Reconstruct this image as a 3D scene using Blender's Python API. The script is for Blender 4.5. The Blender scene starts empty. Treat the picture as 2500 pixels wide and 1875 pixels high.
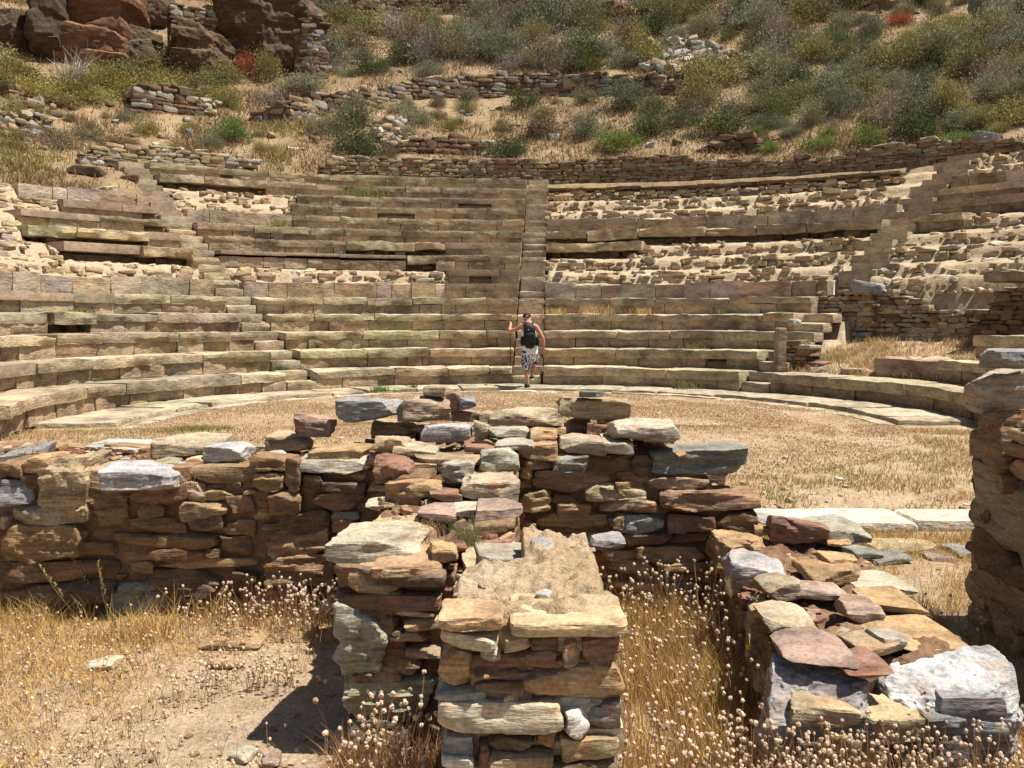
import bpy, math, random
import numpy as np
from mathutils import Vector, Matrix

random.seed(7)
RNG = np.random.RandomState(7)
SC = bpy.context.scene
COL = SC.collection
PI = math.pi

# ------------------------------------------------------------------ noise
def _hash(ix, iy, iz, seed):
    n = (ix.astype(np.int64)*374761393 + iy.astype(np.int64)*668265263 + iz.astype(np.int64)*2147483647 + seed*1274126177) & 0xFFFFFFFF
    n = ((n ^ (n >> 13)) * 1274126177) & 0xFFFFFFFF
    n = ((n ^ (n >> 15)) * 2246822519) & 0xFFFFFFFF
    n = n ^ (n >> 16)
    return (n & 0xFFFFFF)/float(0xFFFFFF)*2-1

def vnoise(p, seed=0):
    p = np.asarray(p, float)
    i = np.floor(p); f = p-i; i = i.astype(np.int64)
    u = f*f*f*(f*(f*6-15)+10)
    x, y, z = i[..., 0], i[..., 1], i[..., 2]
    ux, uy, uz = u[..., 0], u[..., 1], u[..., 2]
    def h(a, b, c): return _hash(x+a, y+b, z+c, seed)
    x00 = h(0,0,0)*(1-ux)+h(1,0,0)*ux; x10 = h(0,1,0)*(1-ux)+h(1,1,0)*ux
    x01 = h(0,0,1)*(1-ux)+h(1,0,1)*ux; x11 = h(0,1,1)*(1-ux)+h(1,1,1)*ux
    y0 = x00*(1-uy)+x10*uy; y1 = x01*(1-uy)+x11*uy
    return y0*(1-uz)+y1*uz

def fbm(p, seed=0, octv=3, gain=.5):
    a = 1.0; s = 0; q = np.asarray(p, float)
    for o in range(octv):
        s = s + a*vnoise(q, seed+o*17); a *= gain; q = q*2.03
    return s

def noise2(x, y, sc, seed=0, octv=3):
    x, y = np.broadcast_arrays(np.asarray(x, float), np.asarray(y, float))
    return fbm(np.stack([x/sc, y/sc, np.full(x.shape, .37)], -1), seed, octv)

# ------------------------------------------------------------------ mesh building
class MB:
    def __init__(s): s.v = []; s.q = []; s.t = []; s.c = []; s.n = 0
    def add(s, v, quads=None, tris=None, col=None):
        v = np.asarray(v, float).reshape(-1, 3)
        if quads is not None and len(quads): s.q.append(np.asarray(quads, np.int64)+s.n)
        if tris is not None and len(tris): s.t.append(np.asarray(tris, np.int64)+s.n)
        if col is None: col = (.5, .5, .5)
        col = np.asarray(col, float)
        if col.ndim == 1: col = np.tile(col[:3], (len(v), 1))
        s.c.append(col[:, :3]); s.v.append(v); s.n += len(v)
    def mesh(s, name, mat, smooth=True, sharp=None):
        V = np.concatenate(s.v); Cc = np.concatenate(s.c)
        q = np.concatenate(s.q) if s.q else np.zeros((0, 4), np.int64)
        t = np.concatenate(s.t) if s.t else np.zeros((0, 3), np.int64)
        me = bpy.data.meshes.new(name)
        me.vertices.add(len(V)); me.vertices.foreach_set('co', V.astype(np.float32).ravel())
        loops = np.concatenate([q.ravel(), t.ravel()])
        me.loops.add(len(loops)); me.loops.foreach_set('vertex_index', loops.astype(np.int32))
        st = np.concatenate([np.arange(len(q))*4, len(q)*4+np.arange(len(t))*3])
        me.polygons.add(len(st)); me.polygons.foreach_set('loop_start', st.astype(np.int32))
        me.polygons.foreach_set('use_smooth', np.full(len(st), bool(smooth)))
        a = me.color_attributes.new('tint', 'FLOAT_COLOR', 'POINT')
        a.data.foreach_set('color', np.concatenate([Cc, np.ones((len(Cc), 1))], 1).astype(np.float32).ravel())
        me.update(calc_edges=True)
        if mat: me.materials.append(mat)
        if smooth and sharp: me.set_sharp_from_angle(angle=math.radians(sharp))
        return me
    def build(s, name, mat, parent=None, smooth=True, sharp=None, loc=None):
        if not s.v: return None
        if loc is not None: s.v = [v-np.asarray(loc, float) for v in s.v]
        o = bpy.data.objects.new(name, s.mesh(name, mat, smooth, sharp)); COL.objects.link(o)
        if loc is not None: o.location = loc
        if parent is not None:
            o.parent = parent
            if loc is None: o.location = -parent.location   # vertices are in world space
        return o

def tag(o, label=None, cat=None, group=None, kind=None):
    if label: o['label'] = label
    if cat: o['category'] = cat
    if group: o['group'] = group
    if kind: o['kind'] = kind
    return o
def empty(name, loc, label, cat, group=None):
    o = bpy.data.objects.new(name, None); COL.objects.link(o); o.location = loc
    o.empty_display_size = .2
    return tag(o, label, cat, group)

_bg = {}
def boxgrid(nx, ny, nz):
    k = (nx, ny, nz)
    if k in _bg: return _bg[k]
    pts = []; qs = []; n = 0
    for ax, (a, b), (na, nb) in ((0, (1, 2), (ny, nz)), (1, (2, 0), (nz, nx)), (2, (0, 1), (nx, ny))):
        for sg in (-1, 1):
            A, B = np.meshgrid(np.linspace(-1, 1, na+1), np.linspace(-1, 1, nb+1), indexing='ij')
            P = np.zeros((na+1, nb+1, 3)); P[..., a] = A; P[..., b] = B; P[..., ax] = sg
            idx = n+np.arange((na+1)*(nb+1)).reshape(na+1, nb+1)
            Q = np.stack([idx[:-1, :-1], idx[1:, :-1], idx[1:, 1:], idx[:-1, 1:]], -1).reshape(-1, 4)
            if sg < 0: Q = Q[:, ::-1]
            pts.append(P.reshape(-1, 3)); qs.append(Q); n += (na+1)*(nb+1)
    P = np.concatenate(pts); Q = np.concatenate(qs)
    u, inv = np.unique(np.round(P, 6), axis=0, return_inverse=True)
    _bg[k] = (u, inv.reshape(-1)[Q]); return _bg[k]

def rotm(rx, ry, rz): return np.array(Matrix.Rotation(rz, 3, 'Z') @ Matrix.Rotation(ry, 3, 'Y') @ Matrix.Rotation(rx, 3, 'X'))

def rock(mb, c, size, n=10, seed=0, rot=(0, 0, 0), p=12, chips=7, cmin=.66, rough=.05, strata=.03, col=(.4, .3, .2), nn=None, taper=.16, lay=.022):
    """one stone: a squared block with corners broken off along planes, bedding ledges and a rough skin"""
    r = np.random.RandomState(seed % 2147483647)
    v, q = boxgrid(*(nn or (n, n, n)))
    s = np.asarray(size, float)/2
    v = v/((np.abs(v)**p).sum(1)**(1.0/p))[:, None]
    for i in range(chips):
        nr = r.normal(size=3)*np.array([1, 1, .8])
        if r.rand() < .6: nr = np.sign(r.rand(3)-.5)*(.30+r.rand(3))*np.array([1, 1, .9])
        nr /= np.linalg.norm(nr)
        d = np.abs(nr).sum()*r.uniform(cmin, .95)
        v = v-nr*np.maximum(v@nr-d, 0)[:, None]
    if taper and chips:
        t = r.uniform(-taper, taper, 5); x0 = v[:, 0].copy(); y0 = v[:, 1].copy()
        v = v.copy(); v[:, 2] = v[:, 2]*(1+t[0]*1.3*x0+t[1]*y0)+t[2]*.7*x0; v[:, 1] = v[:, 1]*(1+t[3]*x0)+t[4]*x0*.5
    w = v*s
    off = r.uniform(-50, 50, 3); m = float(np.min(s)); M = float(np.max(s))
    f = 1.0/max(.06, M*.9)
    nrm = w/(s*s); nrm /= np.linalg.norm(nrm, axis=1)[:, None]+1e-9
    if rough:
        lo = fbm(w*f*2.2+off, seed, 2, .5); hi = .35-np.abs(vnoise(w*f*6.5+off, seed+4))
        w = w+nrm*(rough*m*(1.7*lo+1.0*hi+.5*vnoise(w*f*17+off, seed+5)))[:, None]
    if strata:
        zz = w[:, 2]/lay+.8*vnoise(w*f*1.3+off, seed+9); i0 = np.floor(zz); fr = zz-i0
        st = lambda k: vnoise(np.stack([k*7.31+off[0], w[:, 0]*f*1.6+off[1], w[:, 1]*f*1.6+off[2]], -1), seed+3)
        t = sstep_(.72, 1., fr); o = st(i0)*(1-t)+st(i0+1)*t
        h = nrm.copy(); h[:, 2] = 0; nh = np.linalg.norm(h, axis=1); h /= np.maximum(nh, .25)[:, None]
        w = w+h*(o*strata*min(m*3, .22))[:, None]
    w = w@rotm(*rot).T + np.asarray(c, float)
    mb.add(w, q, col=np.asarray(col, float))
    return w
def sstep_(a, b, x):
    t = np.clip((x-a)/(b-a), 0, 1); return t*t*(3-2*t)

COLS = dict(B=(.27,.17,.09), R=(.275,.155,.10), G=(.285,.278,.26), T=(.415,.31,.185), O=(.39,.26,.135), L=(.45,.40,.275),
            D=(.175,.12,.075), W=(.51,.48,.42), P=(.36,.255,.19), K=(.215,.212,.175), C=(.43,.34,.225), N=(.39,.355,.265), V=(.43,.415,.385))
ALB = .76      # sun-bleached but dusty stone: keeps the base colours in the range of real rock
def tint(c, r=None, a=.13):
    r = r or random
    b = COLS[c] if isinstance(c, str) else c
    k = 1+r.uniform(-a, a)*1.3
    return tuple(max(.02, x*k*(1+r.uniform(-a, a)*.4)) for x in b)

# ------------------------------------------------------------------ camera model (source pixels of the 2500 x 1875 photograph)
EYE = np.array([0, 0, 1.6]); FPX = 2161.0; PITCH = math.atan((937.5-779)/FPX)
def ray(px, py):
    cx = (px-1250)/FPX; cy = (py-937.5)/FPX
    f = np.array([0, math.cos(PITCH), -math.sin(PITCH)]); u = np.array([0, math.sin(PITCH), math.cos(PITCH)])
    return f+cx*np.array([1., 0, 0])-cy*u
K2 = 1/.8848
def ray2(x, y): return ray(x*K2, y*K2)            # pixels of the 2212-wide view
def on_y(d, y): return EYE+d*((y-EYE[1])/d[1])
def on_z(d, z): return EYE+d*((z-EYE[2])/d[2])

# ------------------------------------------------------------------ materials
def newmat(name):
    m = bpy.data.materials.new(name); m.use_nodes = True
    nt = m.node_tree; b = nt.nodes['Principled BSDF']
    b.inputs['Roughness'].default_value = .9
    b.inputs['Specular IOR Level'].default_value = .2
    return m, nt, b
def N(nt, t, **k):
    n = nt.nodes.new(t)
    for a, v in k.items():
        if a in n.inputs.keys() if hasattr(n.inputs, 'keys') else False: n.inputs[a].default_value = v
        else: setattr(n, a, v)
    return n
def lk(nt, a, b): nt.links.new(a, b)
def mapping(nt, scale, src='Object'):
    tc = nt.nodes.new('ShaderNodeTexCoord'); mp = nt.nodes.new('ShaderNodeMapping')
    if src == 'World':
        g = nt.nodes.new('ShaderNodeNewGeometry'); lk(nt, g.outputs['Position'], mp.inputs['Vector'])
    else: lk(nt, tc.outputs[src], mp.inputs['Vector'])
    mp.inputs['Scale'].default_value = scale
    return mp.outputs['Vector']
def noise(nt, vec, scale, detail=4, rough=.55):
    n = nt.nodes.new('ShaderNodeTexNoise'); lk(nt, vec, n.inputs['Vector'])
    n.inputs['Scale'].default_value = scale; n.inputs['Detail'].default_value = detail; n.inputs['Roughness'].default_value = rough
    return n.outputs['Fac']
def ramp(nt, fac, stops):
    r = nt.nodes.new('ShaderNodeValToRGB'); lk(nt, fac, r.inputs['Fac'])
    e = r.color_ramp.elements
    while len(e) < len(stops): e.new(.5)
    for i, (p, c) in enumerate(stops):
        e[i].position = p; e[i].color = (c, c, c, 1) if not isinstance(c, tuple) else (*c, 1)
    return r.outputs['Color']
def mix(nt, mode, fac, a, b):
    m = nt.nodes.new('ShaderNodeMix'); m.data_type = 'RGBA'; m.blend_type = mode
    for s, v in ((m.inputs[0], fac), (m.inputs[6], a), (m.inputs[7], b)):
        if hasattr(v, 'is_linked'): lk(nt, v, s)
        else: s.default_value = v if not isinstance(v, tuple) else (*v, 1)
    return m.outputs[2]
def bump(nt, b, h, strength, dist, prev=None):
    n = nt.nodes.new('ShaderNodeBump'); lk(nt, h, n.inputs['Height'])
    n.inputs['Strength'].default_value = strength; n.inputs['Distance'].default_value = dist
    if prev is not None: lk(nt, prev, n.inputs['Normal'])
    lk(nt, n.outputs['Normal'], b.inputs['Normal']); return n.outputs['Normal']

def stone_mat(name, sc=1.0, bed=5.0, contrast=.55, bumpd=.012, lichen=.25, stain=0):
    m, nt, b = newmat(name)
    at = nt.nodes.new('ShaderNodeAttribute'); at.attribute_name = 'tint'
    vb = mapping(nt, (1, 1, bed), 'World'); vi = mapping(nt, (1, 1, 1), 'World')
    n1 = noise(nt, vb, 3.2*sc, 6, .65); n2 = noise(nt, vi, 13*sc, 5, .6); n3 = noise(nt, vi, 75*sc, 3, .6); n4 = noise(nt, vb, 14*sc, 4, .6)
    lo, hi = 1-contrast, 1+contrast*.75
    c = mix(nt, 'MULTIPLY', 1.0, at.outputs['Color'], ramp(nt, n1, [(.30, lo), (.5, 1.0), (.70, hi)]))
    c = mix(nt, 'MULTIPLY', .8, c, ramp(nt, n4, [(.3, .62), (.52, 1.05), (.75, 1.3)]))
    c = mix(nt, 'MULTIPLY', .7, c, ramp(nt, n3, [(.3, .6), (.5, 1.0), (.72, 1.4)]))
    warm = ramp(nt, n2, [(.52, 0.), (.66, .55)])
    c = mix(nt, 'MIX', warm, c, mix(nt, 'MULTIPLY', 1., c, (1.25, .86, .60)))
    if stain:
        c = mix(nt, 'MULTIPLY', stain, c, ramp(nt, noise(nt, vi, 1.1, 6, .7), [(.36, (.50, .46, .38)), (.5, (1., 1., 1.)), (.66, (1.22, 1.16, 1.05))]))
    if lichen:
        li = noise(nt, vi, 7*sc, 5, .75)
        c = mix(nt, 'MIX', ramp(nt, li, [(.60, 0.), (.66, lichen)]), c, (.52, .50, .44))
    c = mix(nt, 'MULTIPLY', 1., c, (ALB, ALB, ALB))
    lk(nt, c, b.inputs['Base Color'])
    p = bump(nt, b, n4, .9, bumpd)
    p = bump(nt, b, n2, .6, bumpd*.9, p)
    p = bump(nt, b, n3, .5, bumpd*.3, p)
    return m

def soil_mat(name, a, b_, c_, sc=1.0, bumpd=.02):
    m, nt, b = newmat(name)
    v = mapping(nt, (1, 1, 1), 'World')
    n1 = noise(nt, v, .9*sc, 6, .6); n2 = noise(nt, v, 9*sc, 5, .65); n3 = noise(nt, v, 60*sc, 3, .7)
    c = ramp(nt, n1, [(.3, a), (.5, b_), (.7, c_)])
    c = mix(nt, 'MULTIPLY', .8, c, ramp(nt, n2, [(.3, .65), (.5, 1.), (.72, 1.28)]))
    c = mix(nt, 'MULTIPLY', .8, c, ramp(nt, n3, [(.3, .55), (.5, 1.), (.7, 1.35)]))
    c = mix(nt, 'MULTIPLY', 1., c, (ALB, ALB, ALB))
    lk(nt, c, b.inputs['Base Color'])
    p = bump(nt, b, n2, .8, bumpd); bump(nt, b, n3, .7, bumpd*.4, p)
    return m

def leaf_mat(name, rnd=.22, trans=.25, hue=(1.12, 1.0, .8)):
    m, nt, b = newmat(name)
    at = nt.nodes.new('ShaderNodeAttribute'); at.attribute_name = 'tint'
    oi = nt.nodes.new('ShaderNodeObjectInfo')
    c = mix(nt, 'MULTIPLY', 1., at.outputs['Color'], ramp(nt, oi.outputs['Random'], [(0., 1-rnd), (1., 1+rnd)]))
    mm = nt.nodes.new('ShaderNodeMath'); mm.operation = 'FRACT'
    m2 = nt.nodes.new('ShaderNodeMath'); m2.operation = 'MULTIPLY'; m2.inputs[1].default_value = 7.31
    lk(nt, oi.outputs['Random'], m2.inputs[0]); lk(nt, m2.outputs[0], mm.inputs[0])
    c = mix(nt, 'MULTIPLY', mm.outputs[0], c, hue)
    lk(nt, c, b.inputs['Base Color'])
    if trans:
        tr = nt.nodes.new('ShaderNodeBsdfTranslucent'); lk(nt, c, tr.inputs['Color'])
        ms = nt.nodes.new('ShaderNodeMixShader'); ms.inputs[0].default_value = trans
        out = nt.nodes['Material Output']
        lk(nt, b.outputs[0], ms.inputs[1]); lk(nt, tr.outputs[0], ms.inputs[2]); lk(nt, ms.outputs[0], out.inputs['Surface'])
    return m

M_STONE = stone_mat('schist_stone', bed=6, contrast=.5, bumpd=.009, lichen=.2)
M_FAR = stone_mat('weathered_schist', sc=.55, bed=4, contrast=.5, bumpd=.03, lichen=.15)
M_SEAT = stone_mat('seat_stone', sc=.7, bed=3, contrast=.45, bumpd=.022, lichen=.35, stain=.85)
M_CONC = stone_mat('cast_repair_stone', sc=.5, bed=2, contrast=.22, bumpd=.006, lichen=.0, stain=.5)
M_RUB = soil_mat('rubble_mortar', (.44,.32,.19), (.53,.405,.255), (.60,.475,.315), .9, .05)
M_MORT = soil_mat('earth_mortar', (.20,.11,.06), (.29,.17,.095), (.38,.24,.13), 4, .02)
M_CAPM = soil_mat('lime_mortar', (.46,.32,.18), (.55,.40,.24), (.62,.48,.31), 3, .03)
M_LEAF = leaf_mat('shrub_leaf')
M_DRY = leaf_mat('dry_stalk', .1, .3, (1.1, .95, .85))
def plain(name, col, rough=.8, bm=0):
    m, nt, b = newmat(name)
    v = mapping(nt, (1, 1, 1), 'Object'); n = noise(nt, v, 30, 3)
    lk(nt, mix(nt, 'MULTIPLY', 1., tuple(col), ramp(nt, n, [(.3, .85), (.7, 1.12)])), b.inputs['Base Color'])
    b.inputs['Roughness'].default_value = rough
    if bm: bump(nt, b, noise(nt, v, 60, 3), .5, bm)
    return m
# ================================================================== terrain
CX, CY = 0.0, 14.35
RISE, TREAD, R1 = .435, .70, 7.25
NROW = 15
def Rk(k): return R1+TREAD*(k-1)
def sstep(a, b, x):
    t = np.clip((x-a)/(b-a), 0, 1); return t*t*(3-2*t)
KS = .22       # the upper rows spread a little towards the wings
def WP(r, th):
    r = np.asarray(r, float); rr = r+KS*np.maximum(r-7.25, 0)*np.sin(np.clip(th, -PI/2, PI/2))**2
    return CX+rr*np.sin(th), CY+rr*np.cos(th)
def polar(x, y):
    dx, dy = x-CX, y-CY
    R, th = np.hypot(dx, dy), np.arctan2(dx, dy)
    k = KS*np.sin(np.clip(th, -PI/2, PI/2))**2
    return np.where(R > 7.25, (R+7.25*k)/(1+k), R), th
def hillz(x, y):
    R, th = polar(x, y)
    base = 6.28+.60*(R-17.8)
    n = noise2(x, y, 6.5, 3, 3)*.42+noise2(x, y, 1.7, 8, 2)*.10
    return base+n*np.clip((R-18.2)/4, 0, 1)
def T(x, y):
    x, y = np.broadcast_arrays(np.asarray(x, float), np.asarray(y, float))
    R, th = polar(x, y)
    a = np.degrees(np.abs(th))
    w = 1-sstep(96, 118, a)
    bank = np.clip(.62*(R-7.25)-.55, -.5, 99)
    wing = (np.degrees(th) > 46.5)
    wz = np.where(R < 7.85, -.3, .38+.27*(np.minimum(R, 10.45)-7.85))
    wz = wz+(np.maximum(.62*(R-7.25)-.55, wz)-wz)*sstep(10.5, 11.2, R)
    bank = np.where(wing, wz, bank)
    bank = np.where((np.degrees(th) < -41.8) & (R > 15.35), np.maximum(bank, 5.20+.44*(R-15.35)+.25*noise2(x, y, 1.5, 23, 2)), bank)
    z = np.where(R > 17.8, hillz(x, y), bank)
    z = np.where(R < 7.3, -.06*sstep(8.5, 11, y), z)*w
    z = np.where((R < 7.6) & (R >= 7.3), np.minimum(z, -.06), z)
    return z+noise2(x, y, .8, 21, 2)*.012*(R < 60)
def hit(px, py, k2=K2, lo=8., hi=140.):
    """where the line of sight through a pixel of the 2212-wide view meets the terrain"""
    d = ray(px*k2, py*k2); s = np.arange(lo, hi, .05)
    P = EYE+d[None]*s[:, None]
    below = P[:, 2] < T(P[:, 0], P[:, 1])
    i = int(np.argmax(below)) if below.any() else len(s)-1
    return P[i]
def pxth(px, R, k2=K2):
    """angle on the circle of radius R about the orchestra centre, for a column of the 2212-wide view"""
    t = (px*k2-1250)/FPX/math.cos(PITCH)
    lo, hi = math.radians(-112), math.radians(112)
    th = np.linspace(lo, hi, 4000); x, y = WP(R, th); f = x/np.maximum(y, .1)-t
    c = np.where((f[:-1] < 0) & (f[1:] >= 0))[0]
    return float(th[c[0]]) if len(c) else (lo if t < 0 else hi)*.9

def build_ground():
    xs = np.concatenate([np.arange(-75, -16, 1.0), np.arange(-16, 16, .16), np.arange(16, 76, 1.0)])
    ys = np.concatenate([np.arange(-60, -2, 3.0), np.arange(-2, 18, .16), np.arange(18, 40, .22), np.arange(40, 80, .5), np.arange(80, 142, 2)])
    X, Y = np.meshgrid(xs, ys, indexing='ij'); Z = T(X, Y)
    R, th = polar(X, Y)
    n1 = noise2(X, Y, 1.6, 31, 4); n2 = noise2(X, Y, .45, 33, 3)
    sand = np.array([.47, .345, .215]); dry = np.array([.42, .285, .155]); pale = np.array([.56, .45, .32]); red = np.array([.25, .165, .085]); dust = np.array([.42, .31, .20])
    def mx(a, b, t): return a*(1-t[..., None])+b*t[..., None]
    t_or = np.clip(.40+n1*.7, 0, 1); c = mx(np.broadcast_to(dry, X.shape+(3,)), np.broadcast_to(sand, X.shape+(3,)), t_or)
    c = mx(c, np.broadcast_to(pale, X.shape+(3,)), np.clip(n2*1.6-.45, 0, 1)*.35)
    hillc = mx(np.broadcast_to(red, X.shape+(3,)), np.broadcast_to(np.array([.35, .245, .135]), X.shape+(3,)), np.clip(.5+n1*1.2+n2*.5, 0, 1))
    c = np.where(((R > 17.8) | ((R > 9) & (np.degrees(th) < -40)))[..., None], hillc, c)
    near = (Y < 5.4); nc = mx(np.broadcast_to(dust, X.shape+(3,)), np.broadcast_to(sand, X.shape+(3,)), np.clip(.55+n1+n2*.5, 0, 1))
    c = np.where(near[..., None], nc, c)
    mb = MB(); nx, ny = X.shape; idx = np.arange(nx*ny).reshape(nx, ny)
    Q = np.stack([idx[:-1, :-1], idx[1:, :-1], idx[1:, 1:], idx[:-1, 1:]], -1).reshape(-1, 4)
    mb.add(np.stack([X, Y, Z], -1), Q, col=c.reshape(-1, 3))
    m, nt, b = newmat('dry_earth')
    at = nt.nodes.new('ShaderNodeAttribute'); at.attribute_name = 'tint'
    v = mapping(nt, (1, 1, 1), 'World')
    n2 = noise(nt, v, 5, 6, .65); n3 = noise(nt, v, 45, 4, .7); n4 = noise(nt, v, 170, 2, .6)
    c = mix(nt, 'MULTIPLY', .9, at.outputs['Color'], ramp(nt, n2, [(.3, .68), (.5, 1.), (.72, 1.25)]))
    c = mix(nt, 'MULTIPLY', .8, c, ramp(nt, n3, [(.3, .55), (.5, 1.), (.7, 1.35)]))
    c = mix(nt, 'MULTIPLY', .7, c, ramp(nt, n4, [(.3, .6), (.5, 1.), (.7, 1.35)]))
    c = mix(nt, 'MULTIPLY', 1., c, (.80, .80, .80))
    lk(nt, c, b.inputs['Base Color'])
    p = bump(nt, b, n2, .7, .05); p = bump(nt, b, n3, .8, .018, p); bump(nt, b, n4, .8, .006, p)
    tag(mb.build('ground', m), kind='structure')

# ================================================================== the seating
SEG = {
 1: [(15, 2175, 's')],
 2: [(-60, 80, 'c'), (80, 1672, 's'), (1880, 2018, 'b'), (2018, 2190, 's')],
 3: [(-60, 1684, 's'), (2098, 2215, 's')],
 4: [(-60, 110, 's'), (110, 205, 'v'), (205, 1690, 's')],
 5: [(-60, 255, 'c'), (255, 1738, 's')],
 6: [(-60, 470, 'b'), (470, 556, 'r'), (556, 965, 'b'), (965, 1122, 'c'), (1180, 1738, 'b'), (1745, 2300, 'r')],
 7: [(-60, 470, 'r'), (535, 970, 'r'), (970, 1122, 'c'), (1180, 1795, 'r'), (1860, 2300, 'r')],
 8: [(-60, 150, 'r'), (150, 315, 'cv'), (315, 462, 'v'), (535, 880, 'ct'), (880, 945, 'v'), (945, 1122, 's'), (1180, 1800, 'r'), (1880, 2300, 'r')],
 9: [(-60, 70, 'r'), (70, 330, 'v'), (330, 438, 'c'), (480, 752, 's'), (752, 965, 'v'), (965, 1122, 'c'), (1180, 1385, 'v'), (1385, 1830, 'r'), (1900, 2300, 'r')],
 10: [(-60, 60, 'r'), (60, 228, 'c'), (228, 410, 's'), (462, 748, 's'), (748, 1122, 's'), (1180, 1880, 'v'), (1885, 2070, 's'), (2070, 2300, 'r')],
 11: [(-60, 150, 'r'), (150, 390, 'c'), (445, 640, 'b'), (640, 1015, 's'), (1015, 1122, 's'), (1180, 1372, 'c'), (1372, 1905, 'b'), (1945, 2300, 'c')],
 12: [(-60, 60, 'r'), (60, 390, 'b'), (410, 640, 'r'), (640, 820, 's'), (820, 1122, 's'), (1180, 1900, 'r'), (1965, 2300, 's')],
 13: [(395, 650, 'r'), (650, 1122, 's'), (1180, 1900, 'r'), (1985, 2300, 'b')],
 14: [(372, 585, 'v'), (585, 1122, 's'), (1225, 1930, 'd'), (2000, 2300, 'r')],
 15: [(285, 1190, 's'), (2000, 2300, 'r')],
}
ST_C, ST_L, ST_R = math.radians(3.0), math.radians(-40.6), math.radians(46.8)
STW = .74
def snap(th, R):
    for s in (ST_C, ST_L, ST_R):
        if abs(th-s)*R < STW/2+.75: return s
    return th
TH_SEG = {k: [(snap(pxth(a, Rk(k)), Rk(k)), snap(pxth(b, Rk(k)), Rk(k)), t) for a, b, t in v] for k, v in SEG.items()}
def rowtype(k, th):
    for a, b, t in TH_SEG.get(k, ()):
        if a <= th < b: return t[0]+('v' if 'v' in t[1:] else '')
    return 'n'

def bend(L, w, thm, R0):
    """bend metric block coordinates (along, outward, up) onto the circle of radius R0"""
    th = thm+w[:, 0]/R0; r = R0+w[:, 1]
    X_, Y_ = WP(r, th); return np.stack([X_, Y_, w[:, 2]], 1)

def arc_block(mb, th0, th1, R0, depth, z0, z1, seed, rough=.02, rad=.02, col=(.4, .33, .22), du=.09, hew=0, tilt=0):
    r = np.random.RandomState(seed)
    L = (th1-th0)*R0; nu = max(3, min(40, int(L/du)))
    v, q = boxgrid(nu, max(2, int(depth/.14)), 4)
    h = np.array([L/2, depth/2, (z1-z0)/2]); w = v*h
    rad = min(rad, h.min()*.8)
    inner = np.clip(w, -(h-rad), h-rad); d = w-inner; dn = np.linalg.norm(d, axis=1)
    ok = dn > 1e-9; w[ok] = inner[ok]+d[ok]/dn[ok][:, None]*rad
    off = r.uniform(-60, 60, 3)
    f = np.stack([vnoise(w*1.9+off+i*9.1, seed+i)+.6*vnoise(w*6+off+i*5.3, seed+40+i) for i in range(3)], 1)
    w += f*rough*np.array([.6, 1.0, .75])
    if rough > .012:           # eaten-away lower and upper front edges
        front = v[:, 1] < -.5
        e = np.clip(vnoise(np.stack([w[:, 0]*1.3+off[0], w[:, 2]*0+off[1], w[:, 0]*0], 1), seed+7)+.1, 0, 1)
        w[:, 1] += front*(v[:, 2] < -.4)*e*rough*2.2
        e2 = np.clip(vnoise(np.stack([w[:, 0]*1.7+off[2], w[:, 2]*0+off[0], w[:, 0]*0], 1), seed+8)-.1, 0, 1)
        w[:, 2] -= front*(v[:, 2] > .4)*e2*rough*1.8
    if hew: w[:, 1] -= (v[:, 1] < -.9)*np.abs(vnoise(w*14+off, seed+3))*hew
    w[:, 2] += tilt*w[:, 0]
    w[:, 1] += depth/2; w[:, 2] += (z0+z1)/2
    mb.add(bend(L, w, (th0+th1)/2, R0), q, col=col)

def small_rubble(mb, k, th0, th1, rnd, dens=1.0, front=True):
    R = Rk(k); z0 = RISE*(k-1)
    n = 0
    if front:
        for course in range(3):
            th = th0
            while th < th1:
                L = .07+.48*rnd.random()**2.2; h = rnd.uniform(.05, .13)*(1.35 if L > .3 else 1)
                if rnd.random() < (.95, .82, .45)[course]:
                    rr = R+(.10 if k != 6 or th < .8 else .36)+course*.06+rnd.uniform(-.05, .09)
                    rock(mb, (*WP(rr, th), z0+.06+course*.115+rnd.uniform(-.035, .035)), (L*1.02, rnd.uniform(.14, .24), h),
                         nn=(5, 3, 3), seed=rnd.randrange(10**8), rot=(0, rnd.uniform(-.12, .12), -th+rnd.uniform(-.2, .2)), chips=5, rough=.09, strata=0,
                         col=tint(rnd.choice([(.54,.42,.27), (.48,.36,.22), (.57,.46,.30), (.50,.43,.32), (.42,.30,.18)]), rnd, .14))
                th += L/R
    area = (th1-th0)*R*.6
    for i in range(int(area*7*dens)):
        th = rnd.uniform(th0, th1); rr = R+rnd.uniform(.24, .70); L = .05+.34*rnd.random()**2.5
        rock(mb, (*WP(rr, th), RISE*k-.02-.42*RISE*(1-(rr-R)/TREAD)-.045+rnd.uniform(-.03, .03)), (L, L*rnd.uniform(.5, .9), L*rnd.uniform(.3, .55)),
             nn=(4, 3, 3), seed=rnd.randrange(10**8), rot=(rnd.uniform(-.3, .3), rnd.uniform(-.3, .3), rnd.uniform(0, 6)), chips=5, rough=.09, strata=0,
             col=tint(rnd.choice([(.55,.44,.29), (.50,.38,.23), (.58,.48,.33), (.52,.45,.34), (.42,.31,.19)]), rnd))

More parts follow.
